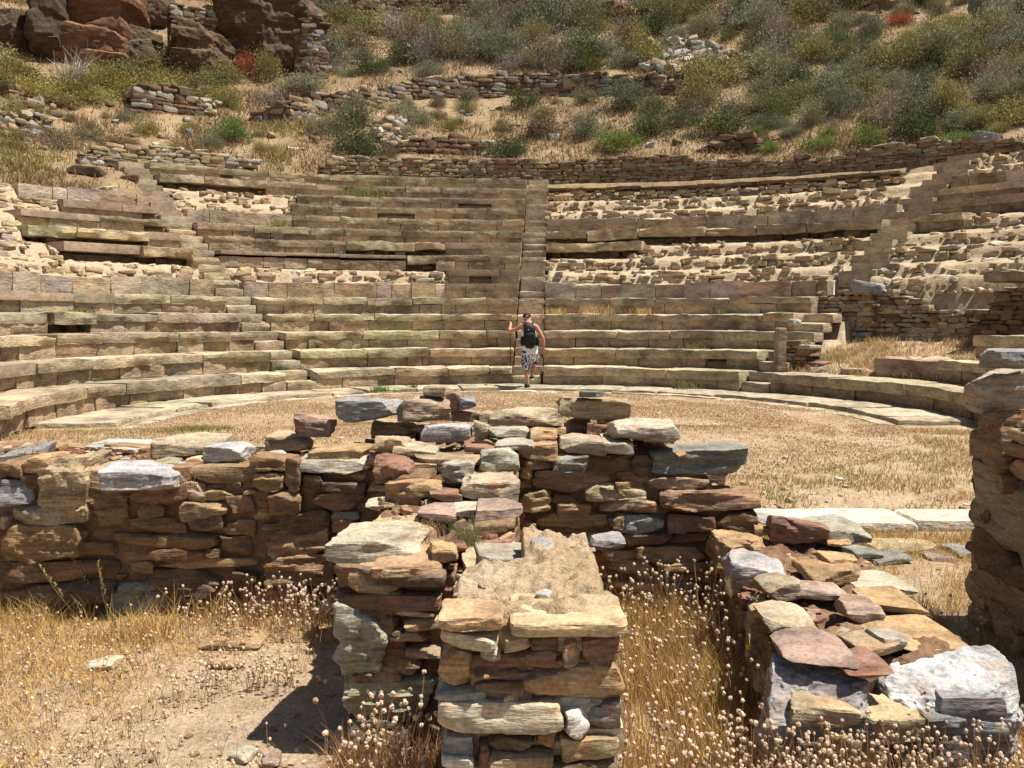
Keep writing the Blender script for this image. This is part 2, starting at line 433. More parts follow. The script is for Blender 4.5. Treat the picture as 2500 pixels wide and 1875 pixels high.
ORD = ['lowest', 'second', 'third', 'fourth', 'fifth', 'sixth', 'seventh', 'eighth', 'ninth', 'tenth', 'eleventh', 'twelfth', 'thirteenth', 'fourteenth', 'uppermost']
ROWNOTE = {
 1: 'lowest seat row of the theatre, unbroken stone curve just above the orchestra kerb',
 2: 'second seat row up from the orchestra kerb, pale recast slab at its left end',
 3: 'third seat row up from the orchestra kerb, level with the walker\'s backpack',
 4: 'fourth seat row up, long slabs level with the walker\'s capped head',
 5: 'fifth seat row up, the last with slabs running the whole way across',
 6: 'bare course of pale riser blocks without seats, directly above the fifth seat row',
 7: 'ruined row of sandy rubble just above the bare course of pale riser blocks',
 8: 'ruined row, thin recast kerb left of the centre stair, rubble right of it',
 9: 'broken row with undercut slabs left of the centre stair, below the long right-hand ledge',
 10: 'row with the long dark undercut ledge right of the centre stair',
 11: 'row topped by short recast slabs each side of the centre stair, above the undercut ledge',
 12: 'half-ruined row with rubble right of the centre stair and seats only left of it',
 13: 'half-ruined upper row, seats beside the centre stair and sandy scree on the right',
 14: 'dark thin-edged row just below the uppermost seat row',
 15: 'uppermost seat row of long pale slabs, left of the centre stair only',
}
def build_rows():
    for k in range(1, NROW+1):
        rnd = random.Random(100+k); R = Rk(k); z1 = RISE*k; z0 = RISE*(k-1)
        row = empty('seat_row', (CX, CY+R, z0), ROWNOTE[k], 'seat row', 'curved seat rows of the theatre')
        rub = MB()
        for a, b, t in TH_SEG[k]:
            cuts = []
            th = a
            gaps = [(s-STW/2/R, s+STW/2/R) for s in (ST_L, ST_C, ST_R)]
            pieces = [(a, b)]
            for g0, g1 in gaps:
                pieces = [p for q in pieces for p in ([(q[0], min(q[1], g0)), (max(q[0], g1), q[1])] if q[0] < g1 and q[1] > g0 else [q])]
            pieces = [p for p in pieces if (p[1]-p[0])*R > .12]
            for p0, p1 in pieces:
                slab = t[0] in 'scvd'
                thin = t in ('d', 'ct')
                if slab:
                    th = p0
                    while th < p1-1e-6:
                        L = rnd.uniform(1.0, 2.1) if t[0] != 'c' else rnd.uniform(1.4, 2.4)
                        e = th+L/R
                        if (p1-e)*R < .55: e = p1
                        mb = MB(); conc = t[0] == 'c'
                        hgt = (.20 if not thin else .11)+rnd.uniform(-.02, .03)
                        if t[0] == 'v': hgt += rnd.uniform(.03, .09)
                        c = tint((.39, .31, .215) if conc else rnd.choice([(.46, .38, .25), (.41, .345, .225), (.48, .395, .255), (.38, .32, .22)]), rnd, .14)
                        if k <= 5 and not conc: c = tuple(x*1.12 for x in c)
                        if t == 'd': c = tint('D', rnd)
                        fr = rnd.uniform(-.03, .015)*(.6 if k < 6 else 1.3)-(.10 if t[0] == 'v' else 0)
                        arc_block(mb, th+.003/R, e-.003/R, R+fr, .76-fr, z1-hgt, z1+rnd.uniform(-.022, .012), rnd.randrange(10**6),
                                  .005 if conc else (.045 if t[0] == 'v' else .024), .012 if conc else .018, c, du=.14 if conc else .085,
                                  tilt=0 if conc else rnd.uniform(-.008, .008))
                        mb.build('seat_slab', M_CONC if conc else M_SEAT, row, sharp=35)
                        th = e
                if t[0] in 'scb':
                    rb = MB(); th = p0; top = z1-.01 if t == 'b' else z1-.17
                    if t == 'cv': continue
                    while th < p1-1e-6:
                        L = rnd.uniform(.34, 1.25); e = th+L/R
                        if (p1-e)*R < .25: e = p1
                        hewn = k >= 4 and th < .9 and rnd.random() < .6
                        c = tint((.47, .355, .245) if hewn else rnd.choice([(.41, .31, .205), (.38, .29, .19), (.43, .34, .23)]), rnd, .10)
                        if t == 'b' and rnd.random() < .4: c = tint((.50, .42, .33), rnd)
                        if th > .75: c = tuple(x*.85 for x in c)  # right-hand risers face away from the sun: their shade is put into the tint
                        zt = top+(rnd.uniform(-.05, .03) if t == 'b' else 0)
                        fr = .055+rnd.uniform(-.018, .022)
                        back = .26 if rnd.random() < .03 and t != 'b' else 0
                        if True:
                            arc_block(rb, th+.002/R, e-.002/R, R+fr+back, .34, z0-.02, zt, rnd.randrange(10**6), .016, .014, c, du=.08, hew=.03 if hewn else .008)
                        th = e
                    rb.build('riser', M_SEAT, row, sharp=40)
                if t in ('r', 'd'): small_rubble(rub, k, p0, p1, rnd)
                if t == 'b': small_rubble(rub, k, p0, p1, rnd, .8, False)
                if t == 'v' or t == 'cv':
                    for i in range(int((p1-p0)*R*2)):
                        th = rnd.uniform(p0, p1); L = rnd.uniform(.15, .4); rr = R+rnd.uniform(.3, .45)
                        rock(rub, (*WP(rr, th), z0+.08), (L, .25, rnd.uniform(.1, .2)), nn=(4, 3, 3), seed=rnd.randrange(10**8), rot=(0, 0, -th), chips=5, rough=.09, strata=0, col=tint(rnd.choice('BTD'), rnd))
        if rub.v: rub.build('rubble_core', M_FAR, row, sharp=45)['kind'] = 'stuff'

def build_bank():
    Rs = np.arange(7.36, 18.5, .065); ths = np.radians(np.arange(-101, 92, .36))
    RR, TT = np.meshgrid(Rs, ths, indexing='ij')
    kk = np.clip(np.floor((RR-R1)/TREAD).astype(int)+1, 1, 16)
    X, Y = WP(RR, TT)
    n1 = noise2(X, Y, .5, 51, 3); n2 = noise2(X, Y, .16, 57, 2)
    f = (RR-(R1+TREAD*(kk-1)))/TREAD
    codes = np.zeros(RR.shape, 'U2')
    for k in range(1, 17):
        for j, th in enumerate(ths):
            pass
        rt = np.array([rowtype(k, th) if k <= NROW else 'r' for th in ths])
        s = (kk == k); codes[s] = np.broadcast_to(rt[None], RR.shape)[s]
    zl = RISE*(kk-1); zh = RISE*kk
    Z = zl+RISE*(.56*sstep(.0, .26, f+n1*.07-.05)+.42*f)+n1*.022+n2*.022-.03
    slab = np.isin(codes, ['s', 'c', 'd'])
    Z = np.where(slab, np.where(f < .22, zl-.28, zh-.27), Z)
    vv = np.isin(codes, ['v', 'cv'])
    Z = np.where(vv, zl-.04+n2*.05+np.where(f > .62, RISE*.5, 0), Z)
    Z = np.where(codes == 'b', np.where(f < .3, zl-.1, zh-.06+n1*.07+n2*.04), Z)
    w6 = (kk == 6) & (np.degrees(TT) > 47); Z = np.where(w6, 1.45+(zh-1.45)*sstep(.0, .8, f+n1*.06)+n2*.04+n1*.04, Z)
    wingn = (codes == 'n')
    Z = np.where(wingn & (kk >= 15) & (TT > ST_C), zl-.3+n2*.02, Z)
    tz = T(X, Y)
    Z = np.where(wingn & (np.degrees(TT) > 46) & (RR < 10.75), tz-.15, Z)
    Z = np.where(wingn & (TT < ST_L) & (kk > 11), tz-.4, Z)
    for s in (ST_L, ST_C, ST_R):
        st = np.abs(TT-s)*RR < STW/2+.05
        Z = np.where(st & ~((np.degrees(TT) > 46) & (RR < 10.45) & (s != ST_R)), zl-.2, Z)
    Z = np.where(RR > 17.4, tz-.3, Z)
    mb = MB(); nx, ny = RR.shape; idx = np.arange(nx*ny).reshape(nx, ny)
    Q = np.stack([idx[:-1, :-1], idx[:-1, 1:], idx[1:, 1:], idx[1:, :-1]], -1).reshape(-1, 4)
    mb.add(np.stack([X, Y, Z], -1), Q)
    tag(mb.build('bank_terrain', M_RUB), kind='structure')

def build_stairs():
    for ang, ks, lab in ((ST_L, range(1, 16), 'left stairway of worn and recast steps climbing past the broken undercut slabs'),
                         (ST_C, range(1, 16), 'centre stairway rising straight behind the walker'),
                         (ST_R, range(1, 16), 'right stairway of square recast steps climbing to the long retaining wall')):
        st = empty('stairway', (CX+7.3*math.sin(ang), CY+7.3*math.cos(ang), .1), lab, 'stairs', 'stairways through the seating')
        for k in ks:
            if ang == ST_R and k in (5, 6): continue
            for h in (0, 1):
                rnd = random.Random(int(k*10+h+ang*1000)); R = Rk(k)+.35*h
                if h == 0: R += .02
                conc = (ang == ST_R and k > 6) or (ang == ST_L and k > 10) or (ang == ST_C and rnd.random() < .45)
                zt = RISE*(k-1)+RISE/2*(h+1)-.004; wd = STW/2-.012
                mb = MB(); off = rnd.uniform(-.03, .03)+((.16*math.sin(k*1.9)+(.1 if h else -.06)) if ang == ST_R and k > 6 else 0)
                if ang == ST_R and k > 6: wd += .10; R -= .06
                arc_block(mb, ang+(-wd+off)/R, ang+(wd+off)/R, R, .40, zt-RISE/2-(.2 if conc else .02), zt, rnd.randrange(10**6), .005 if conc else .02, .012 if conc else .035,
                          tint((.44, .35, .245) if conc else (.46, .38, .26), rnd, .12), du=.09)
                mb.build('step', M_CONC if conc else M_SEAT, st, sharp=35)

def ring(name, label, cat, r0, r1, zt, th, a0, a1, rough, colr, rs):
    rnd = random.Random(rs); root = empty(name, (CX, CY+r0, 0), label, cat)
    t = a0
    while t < a1-1e-6:
        e = t+rnd.uniform(.8, 1.7)/r0
        if (a1-e)*r0 < .5: e = a1
        mb = MB(); fr = rnd.uniform(-.04, .04)
        arc_block(mb, t+.012/r0, e-.012/r0, r0+fr, r1-r0-fr, zt-th, zt+rnd.uniform(-.012, .012), rnd.randrange(10**6), rough, .03, tint(colr, rnd, .1), du=.08)
        mb.build('kerb_slab', M_SEAT, root, sharp=35); t = e

# ================================================================== dry stone walls
def drywall(name, label, pts, thick=.45, sh=(.07, .15), sl=(.15, .5), cols='BTCNOG', seed=1, n=(5, 3, 3), jag=.10, cat='wall', strata=0, group=None, gapc=(.10, .07, .045), rough=.08):
    """pts: (x, y, base z, top z) along the wall; its outward face looks towards the smaller y"""
    rnd = random.Random(seed); mb = MB()
    P = np.array(pts, float); seg = np.linalg.norm(np.diff(P[:, :2], axis=0), axis=1); S = np.concatenate([[0], np.cumsum(seg)]); Ltot = S[-1]
    def at(s): return np.array([np.interp(s, S, P[:, i]) for i in range(4)])
    def tang(s):
        a, b = at(max(0, s-.3)), at(min(Ltot, s+.3)); d = (b-a)[:2]; return d/np.linalg.norm(d)
    ns = max(2, int(Ltot/.5)); core = []
    for i in range(ns+1):
        s = Ltot*i/ns; p = at(s); t = tang(s); nn_ = np.array([t[1], -t[0]])
        if nn_[1] > 0: nn_ = -nn_
        for off in (.10, thick):
            for z in (p[2]-.4, p[3]-.07): core.append((p[0]-nn_[0]*off, p[1]-nn_[1]*off, z))
    Q = []
    for i in range(ns):
        a = i*4; b = a+4
        Q += [(a, b, b+1, a+1), (a+1, b+1, b+3, a+3), (a+2, a+3, b+3, b+2)]
    Q += [(0, 1, 3, 2), (ns*4, ns*4+2, ns*4+3, ns*4+1)]
    mb.add(core, Q, col=gapc)
    zb, zt = P[:, 2].min()-.1, P[:, 3].max(); z = zb
    while z < zt:
        h = rnd.uniform(*sh); s = -rnd.uniform(0, .2)
        while s < Ltot:
            L = rnd.uniform(*sl); hh = h*rnd.uniform(.8, 1.12)
            if rnd.random() < .12: hh *= 1.5
            m = min(max(s+L/2, 0), Ltot); p = at(m); t = tang(m); nn_ = np.array([t[1], -t[0]])
            if nn_[1] > 0: nn_ = -nn_
            if p[2]-.12 < z and z+h*.5 < p[3]+rnd.uniform(-jag, jag):
                dep = rnd.uniform(.22, .34) if z+h < p[3]-.2 else thick*rnd.uniform(.7, 1.05)
                o = rnd.uniform(-.025, .03)
                ctr = (p[0]+nn_[0]*(o-dep/2), p[1]+nn_[1]*(o-dep/2), z+h/2)
                rock(mb, ctr, (L*1.04, dep, hh*1.04), nn=n, seed=rnd.randrange(10**8), rot=(rnd.uniform(-.05, .05), rnd.uniform(-.08, .08), math.atan2(t[1], t[0])+rnd.uniform(-.06, .06)),
                     chips=6, rough=rough, strata=strata, col=tint(rnd.choice(cols), rnd, .10))
            s += L
        z += h
    c = P[0]
    o = mb.build(name, M_FAR, sharp=42, loc=(c[0], c[1], c[2]))
    return tag(o, label, cat, group)
# ================================================================== the ruined stage walls in front
ZM = {'A': (0, 950, 2.4578), 'B': (700, 900, 2.4578), 'C': (1500, 850, 2.212), 'D': (0, 1350, 2.6024), 'E': (750, 1250, 2.6024), 'F': (1500, 1250, 2.212)}
def zp(z, x, y): o = ZM[z]; return o[0]+x/o[2], o[1]+y/o[2]
YM, YP, YS = 4.68, 2.31, 3.17          # faces of the long wall, the pier and the stub beside it
MW_TOP = [(-3.6, .80), (-1.5, .79), (-1.2, .80), (-.75, .86), (-.5, .92), (.85, .93), (.98, .86), (1.08, .76), (1.14, .64), (1.22, .60), (1.36, .52)]
def mwtop(x): return np.interp(x, [a for a, b in MW_TOP], [b for a, b in MW_TOP])
def lw_edges(y):
    t = np.clip((4.7-y)/(4.7-2.78), 0, 1)
    return 1.12+(.90-1.12)*t, 1.86+(1.62-1.86)*t
def S(x, y):
    x, y = np.broadcast_arrays(np.asarray(x, float), np.asarray(y, float))
    z = np.full(x.shape, -9.)
    z = np.where((y > YM) & (y < 5.85) & (x < 1.36), mwtop(x), z)
    z = np.where((y >= YS) & (y <= YM) & (x > -.64) & (x < .04), .685+(y-YS)*.155, z)
    a, b = lw_edges(y)
    z = np.where((y > 2.72) & (y <= 4.72) & (x > a) & (x < b), .42, z)
    z = np.where((y >= YP) & (y <= 3.35) & (x > np.where(y > 2.9, .03, -.19)) & (x < .31), .80, z)
    return z
def surf_hit(px, py):
    d = ray(px, py); s = np.arange(1.5, 12, .004); P = EYE+d[None]*s[:, None]
    b = P[:, 2] < np.maximum(S(P[:, 0], P[:, 1]), 0)
    return P[int(np.argmax(b))] if b.any() else None

class Face:
    """an upright wall face: O origin at ground level, U along it, outward normal Nn"""
    def __init__(s, O, U, Nn): s.O = np.array(O, float); s.U = np.array(U, float); s.N = np.array(Nn, float); s.r = []
    def stone(s, u0, z0, u1, z1, c, prot=0, dep=.28, n=10, rot=0, seed=None):
        s.r.append((u0, z0, u1, z1, c, prot, dep, n, rot, seed))
    def fill(s, ua, ub, zb, zt, rnd, cols, n=6, sizes=((.12, .40, .05, .11), (.08, .22, .035, .07), (.05, .12, .025, .05)), prot=-.02):
        for (la, lb, ha, hb) in sizes:
            z = zb
            while z < 1.7:
                h = rnd.uniform(ha, hb); u = ua-rnd.uniform(0, .1)
                while u < ub:
                    L = rnd.uniform(la, lb); a, b = max(u, ua), min(u+L, ub); u += L
                    if b-a < .04: continue
                    if z+h*.6 > zt((a+b)/2): continue
                    ar = (b-a)*h
                    ov = 0
                    for q in s.r:
                        w = min(b, q[2])-max(a, q[0]); g = min(z+h, q[3])-max(z, q[1])
                        if w > 0 and g > 0: ov += w*g
                    if ov < .22*ar: s.stone(a, z, b, z+h, rnd.choice(cols), prot+rnd.uniform(-.03, .015), .2, n)
                z += h
    def build(s, mb, rnd, rough=.075, strata=.07):
        yaw = math.atan2(s.U[1], s.U[0])
        for (u0, z0, u1, z1, c, prot, dep, n, rot, seed) in s.r:
            u = (u0+u1)/2; z = (z0+z1)/2
            ctr = s.O+s.U*u+s.N*(prot+rnd.uniform(-.012, .012)-dep/2); ctr[2] = z
            big = (u1-u0)*(z1-z0) > .03
            w = (u1-u0); h = (z1-z0)
            nx = max(4, min(40, int(w/.011))) if n >= 9 else n
            nz = max(5, min(22, int(h/.008))) if n >= 9 else max(4, n-1)
            rock(mb, ctr, (w*1.05, dep, h*1.08), nn=(nx, 6, nz), seed=seed or rnd.randrange(10**8), rot=(rnd.uniform(-.08, .08), rot+rnd.uniform(-.03, .03), yaw+rnd.uniform(-.10, .10)),
                 p=20, chips=12, cmin=.68, rough=rough, strata=strata, col=tint(c, rnd), lay=rnd.uniform(.016, .045))

def core(mb, fx, nu, nv, zf, col, seed, amp=.025):
    """lumpy fill of a wall: fx(u, v) gives the plan position; sides drop to below the ground"""
    U, V = np.meshgrid(np.linspace(0, 1, nu), np.linspace(0, 1, nv), indexing='ij')
    X, Y = fx(U, V); Z = zf(X, Y)+noise2(X, Y, .22, seed, 4)*amp+noise2(X, Y, .05, seed+3, 2)*amp*.4
    Pt = np.stack([X, Y, Z], -1); e = np.minimum(np.minimum(U, 1-U)*nu, np.minimum(V, 1-V)*nv)
    Pt[..., 2] -= np.clip(1.5-e, 0, 1)*.03
    idx = np.arange(nu*nv).reshape(nu, nv)
    Q = np.stack([idx[:-1, :-1], idx[1:, :-1], idx[1:, 1:], idx[:-1, 1:]], -1).reshape(-1, 4)
    mb.add(Pt, Q, col=col)
    rim = np.concatenate([Pt[:, 0], Pt[-1, 1:], Pt[-2::-1, -1], Pt[0, -2:0:-1]])
    lo = rim.copy(); lo[:, 2] = -.15; mid = (rim+lo)/2
    mid[:, :2] += noise2(rim[:, 0]+rim[:, 1], rim[:, 2]*3, .12, seed+9, 2)[:, None]*.012
    n = len(rim); i = np.arange(n); j = (i+1) % n
    mb.add(np.concatenate([rim, mid, lo]), np.concatenate([np.stack([i, j, j+n, i+n], 1)[:, ::-1], np.stack([i+n, j+n, j+2*n, i+2*n], 1)[:, ::-1]]), col=col)

FA = """0 440 140 520 B;140 415 280 510 O;232 432 525 740 T;530 480 630 570 T;520 562 740 680 B;0 565 190 690 G;130 500 235 600 D;70 700 490 830 L
550 650 760 820 B;780 590 1120 700 R;1070 570 1240 680 T;1215 600 1400 660 O;820 700 980 780 B;1070 680 1365 770 O;1365 640 1530 750 B;1500 420 1715 510 B;1520 500 1720 610 B
1715 440 1800 600 B;1790 425 2212 500 N;1820 520 1940 600 D;1940 560 2200 620 D;1870 630 2170 720 R;1600 610 1800 740 B;1670 740 1960 860 D;1970 730 2150 785 K
1335 780 1530 880 O;770 770 1100 860 B;1130 770 1330 860 D;690 865 1300 960 B;0 830 470 1040 B;0 760 60 830 T;400 920 680 1000 B;880 965 1230 1030 B;1310 890 1510 1000 B
1620 845 1970 1000 O;950 1030 1540 1085 O;1550 1010 2010 1180 B;860 1095 1310 1230 D;20 1050 620 1160 B;0 1165 680 1300 D;680 1170 990 1330 K;1380 1100 1540 1160 D
1500 1190 1790 1275 R;1490 1275 1690 1330 T;1770 1215 1920 1280 R;2010 1075 2212 1200 D;2010 1205 2180 1300 B;2000 790 2140 860 B;1970 880 2060 990 B;480 1040 700 1090 D;1240 960 1330 1010 B"""
FD = """1530 388 1760 490 T;1760 330 2100 490 N;1575 300 1760 375 T;660 372 1030 515 G;230 405 590 480 L;1060 370 1330 480 D;1060 200 1360 290 D;2110 260 2260 400 B"""
FB = """1390 455 1620 545 O;1390 545 1600 595 O;1650 432 1930 500 L;1905 437 2075 510 L;1600 530 1820 620 N;1385 580 1465 660 O;1490 615 1930 730 O;1785 690 2140 785 T
1400 745 1575 865 O;1580 765 1750 825 D;1630 808 1830 870 O;1510 872 1930 960 O;1890 792 2210 860 T;1410 930 1500 985 O;1420 990 1530 1030 O;1930 890 2010 955 G
2020 892 2212 970 G;1820 985 2020 1085 G;1895 1090 2090 1150 O;2095 1060 2212 1140 O;1920 1152 2190 1220 T;1480 660 1600 720 B;1760 640 1800 690 B"""
FC = """205 555 715 690 K;0 415 345 505 L;100 590 195 690 D;180 702 510 770 T;0 732 155 808 O;248 782 785 885 R;0 820 215 890 O;540 890 770 985 B;290 905 535 1000 R;45 905 270 990 G
115 1070 490 1160 O;0 1012 300 1060 B;300 1010 545 1065 D;0 1142 190 1210 T;260 1167 540 1215 T;515 1020 560 1200 G;0 895 60 985 B"""
FF = """60 332 400 395 N;0 390 240 430 T;215 400 490 555 G;20 435 210 550 B;90 572 500 640 R;410 300 590 400 B"""
FE = """870 760 1225 850 L;1225 770 1440 850 T;1440 790 1600 880 D;1610 800 1745 960 T;1750 790 1990 970 R;870 885 1050 1110 O;1080 960 1350 1012 T
1350 890 1590 980 R;1120 880 1240 958 N;1060 1015 1340 1060 B;1060 1065 1360 1150 D;1370 990 2010 1185 O;835 1115 1150 1185 G;1270 1115 1360 1200 T;1560 1180 1780 1255 G
840 1212 1600 1400 L;1620 1245 1765 1400 W;1755 1230 1990 1410 K;1590 1412 1970 1560 T;860 1430 1060 1550 G;860 1550 1060 1640 W;1070 1460 1150 1640 R;1150 1440 1450 1515 D
1150 1515 1550 1600 T;1540 1565 1950 1650 D;1460 1415 1580 1500 B;1150 1610 1530 1690 B"""
FS = """180 372 850 500 D;180 505 850 612 R;212 640 510 1020 N;370 626 540 660 G;545 640 800 672 T;605 676 820 740 T;550 780 780 830 T;510 842 840 925 T;490 932 730 1060 B;270 1000 400 1060 R
235 1058 840 1330 L;270 1335 640 1470 K;640 1335 845 1440 D;520 745 600 780 D;430 322 850 405 O"""
def parse(s): return [(float(a), float(b), float(c), float(d), e) for a, b, c, d, e in (x.split() for x in s.replace('\n', ';').split(';') if x.strip())]
def trace(face, zoom, txt, yf, n=10, dep=.28):
    for x0, y0, x1, y1, c in parse(txt):
        p = on_y(ray(*zp(zoom, x0, y1)), yf); q = on_y(ray(*zp(zoom, x1, y0)), yf)
        face.stone(p[0]-face.O[0], p[2], q[0]-face.O[0], q[2], c, random.uniform(0, .025), dep, n)

def build_front_walls():
    rnd = random.Random(11)
    # --- long rubble wall
    mb = MB()
    f = Face((0, YM, 0), (1, 0, 0), (0, -1, 0))
    trace(f, 'A', FA, YM); trace(f, 'D', FD, YM); trace(f, 'B', FB, YM); trace(f, 'C', FC, YM); trace(f, 'F', FF, YM)
    f.fill(-3.6, -.62, -.03, lambda u: mwtop(u)-.01, rnd, 'BDBRBO'); f.fill(.03, 1.34, -.03, lambda u: mwtop(u)-.02, rnd, 'OTBBODT')
    f.build(mb, rnd)
    g = Face((1.36, YM, 0), (0, 1, 0), (1, 0, 0)); g.fill(.02, 1.1, -.03, lambda u: .5, rnd, 'BOTR', 6); g.build(mb, rnd)
    h = Face((1.36, 5.85, 0), (-1, 0, 0), (0, 1, 0)); h.fill(0, 4.9, -.03, lambda u: float(mwtop(1.36-u)), rnd, 'BOTRG', 5, ((.2, .5, .08, .15),)); h.build(mb, rnd)
    o = mb.build('rubble_wall', M_STONE, sharp=28, loc=(-1, YM, 0))
    tag(o, 'long brown rubble wall across the foreground, its ragged top covered with loose rocks', 'wall')
    c = MB(); core(c, lambda u, v: (-3.6+u*4.94, YM+.04+v*1.08), 200, 44, lambda x, y: mwtop(x)-.05, (.35, .2, .1), 71, .03)
    c.build('earth_fill', M_MORT, o, loc=None)
    # --- spur with the stub face
    mb = MB()
    f = Face((0, YS, 0), (1, 0, 0), (0, -1, 0)); trace(f, 'E', FS, YS); f.fill(-.62, -.17, -.03, lambda u: .66, rnd, 'BDTR'); f.build(mb, rnd)
    f = Face((.03, YM, 0), (0, -1, 0), (1, 0, 0)); f.fill(.0, 1.5, -.03, lambda u: .90-.155*u, rnd, 'OTBRT', 8); f.build(mb, rnd)
    f = Face((-.63, YS, 0), (0, 1, 0), (-1, 0, 0)); f.fill(.0, 1.5, -.03, lambda u: .67+.155*u, rnd, 'OTBRT', 8); f.build(mb, rnd)
    o = mb.build('spur_wall', M_STONE, sharp=28, loc=(-.3, 3.9, 0))
    tag(o, 'short stepped spur of rubble running from the long wall towards the square pier', 'wall')
    c = MB(); core(c, lambda u, v: (-.59+u*.59, YS+.05+v*(YM-YS)), 40, 70, lambda x, y: .635+(y-YS)*.155, (.35, .2, .1), 75, .03); c.build('earth_fill', M_MORT, o)
    # --- pier
    mb = MB()
    f = Face((0, YP, 0), (1, 0, 0), (0, -1, 0)); trace(f, 'E', FE, YP, 12); f.fill(-.17, .285, -.03, lambda u: .40, rnd, 'TBGOD', 8, ((.08, .2, .04, .09), (.04, .10, .02, .05)), -.012); f.build(mb, rnd)
    f = Face((.30, YP, 0), (0, 1, 0), (1, 0, 0)); f.fill(.02, 1.0, -.03, lambda u: .74, rnd, 'OTBRTL', 8); f.build(mb, rnd)
    f = Face((-.19, 2.83, 0), (0, -1, 0), (-1, 0, 0)); f.fill(.02, .5, -.03, lambda u: .74, rnd, 'OTBRTL', 8); f.build(mb, rnd)
    p0 = on_y(ray(*zp('E', 850, 742)), YP); p1 = on_y(ray(*zp('E', 1232, 648)), YP)
    rock(mb, ((p0[0]+p1[0])/2, YP+.055, (p0[2]+p1[2])/2), (p1[0]-p0[0]+.01, .16, p1[2]-p0[2]), nn=(34, 12, 11), seed=83, chips=8, cmin=.8, rough=.07, strata=.10, lay=.012, taper=.05, col=(.47, .31, .17))
    p0 = on_y(ray(*zp('E', 1300, 775)), YP); p1 = on_y(ray(*zp('E', 2022, 682)), YP)
    rock(mb, ((p0[0]+p1[0])/2, YP+.10, (p0[2]+p1[2])/2), (p1[0]-p0[0]+.01, .25, p1[2]-p0[2]), nn=(40, 16, 9), seed=881, rot=(.02, .015, .0), chips=8, cmin=.82, rough=.07, strata=.10, lay=.014, taper=.05, col=(.49, .37, .21))
    o = mb.build('stone_pier', M_STONE, sharp=28, loc=(.05, 2.8, 0))
    tag(o, 'square masonry pier nearest the camera, topped with pale crumbling mortar', 'pier')
    c = MB(); core(c, lambda u, v: ((-.175+.21*sstep(.48, .6, v))*(1-u)+.285*u, YP+.035+v*.965), 60, 110, lambda x, y: .792+.010*np.sin(x*9)+.030*noise2(x, y, .08, 5, 3)+.012*(.3-np.abs(noise2(x, y, .03, 7, 1))), (.5, .4, .25), 79, .03)
    c.build('mortar_top', M_CAPM, o)
    # --- low wall at the right
    mb = MB()
    f = Face((1.12, 4.66, 0), np.array([-.11, -.994, 0]), np.array([-.994, .11, 0])); f.fill(.0, 1.9, -.03, lambda u: .40, rnd, 'OTBRGT', 9, ((.16, .4, .07, .14), (.08, .2, .04, .07)), .0); f.build(mb, rnd)
    f = Face((.90, 2.74, 0), (1, 0, 0), (0, -1, 0)); f.fill(.02, .7, -.03, lambda u: .30, rnd, 'GTBK', 9, ((.16, .4, .07, .14), (.08, .2, .04, .07))); f.build(mb, rnd)
    f = Face((1.62, 2.76, 0), np.array([.12, .993, 0]), np.array([.993, -.12, 0])); f.fill(.0, 1.95, -.03, lambda u: .40, rnd, 'OTBRGT', 6); f.build(mb, rnd)
    o = mb.build('low_rubble_wall', M_STONE, sharp=28, loc=(1.3, 3.7, 0))
    tag(o, 'low tumbled wall of slabs and red earth running beside the white seedheads', 'wall')
    def fx(u, v):
        y = 3.0+v*1.72; a, b = lw_edges(y); return a+.05+u*(b-a-.1), y
    c = MB(); core(c, fx, 50, 120, lambda x, y: np.full(np.shape(x), .385), (.4, .2, .1), 83, .05)
    c.build('earth_fill', M_MORT, o)
    # --- tall wall at the right edge of the photograph; its long face looks to the left
    mb = MB(); XR = 2.42
    f = Face((XR, 4.66, 0), (0, -1, 0), (-1, 0, 0))
    for z, x0, y0, x1, y1, c in (('C', 1950, 365, 2125, 660, 'B'), ('C', 2010, 655, 2140, 760, 'B'), ('C', 1955, 705, 2300, 1040, 'T'), ('F', 1962, 138, 2135, 370, 'B'), ('F', 1952, 365, 2330, 600, 'T'),
                               ('F', 2140, 200, 2330, 330, 'T'), ('C', 2125, 460, 2300, 520, 'T'), ('C', 2130, 528, 2300, 592, 'B'), ('C', 2112, 598, 2300, 700, 'T'), ('F', 2080, 300, 2330, 420, 'B')):
        a = ray(*zp(z, x0, (y0+y1)/2)); b = ray(*zp(z, x1, (y0+y1)/2)); ya = XR/a[0]*a[1]; yb = XR/b[0]*b[1]
        za = on_y(ray(*zp(z, (x0+x1)/2, y1)), (ya+yb)/2)[2]; zb_ = on_y(ray(*zp(z, (x0+x1)/2, y0)), (ya+yb)/2)[2]
        f.stone(4.66-ya, za, 4.66-yb, zb_, c, random.uniform(0, .03), .4, 12)
    f.fill(.02, 1.7, -.03, lambda u: 1.12, rnd, 'BDTB', 9, ((.2, .5, .12, .22), (.08, .2, .04, .07)), -.01); f.build(mb, rnd, .05, .04)
    f = Face((XR+.6, 4.66, 0), (-1, 0, 0), (0, 1, 0)); f.fill(.0, .6, -.03, lambda u: 1.1, rnd, 'BDTB', 7, ((.2, .5, .12, .22),)); f.build(mb, rnd, .05, .04)
    f = Face((XR, 2.96, 0), (1, 0, 0), (0, -1, 0)); f.fill(.0, .6, -.03, lambda u: 1.1, rnd, 'BDTB', 7, ((.2, .5, .12, .22),)); f.build(mb, rnd, .05, .04)
    o = mb.build('block_wall', M_STONE, sharp=28, loc=(XR+.3, 4, 0))
    tag(o, 'tall shaded wall end of big brown blocks at the right edge of the photo', 'wall')
    c = MB(); core(c, lambda u, v: (XR+.05+u*.5, 3.0+v*1.62), 30, 80, lambda x, y: np.full(np.shape(x), 1.10), (.35, .2, .1), 87, .03); c.build('earth_fill', M_MORT, o)

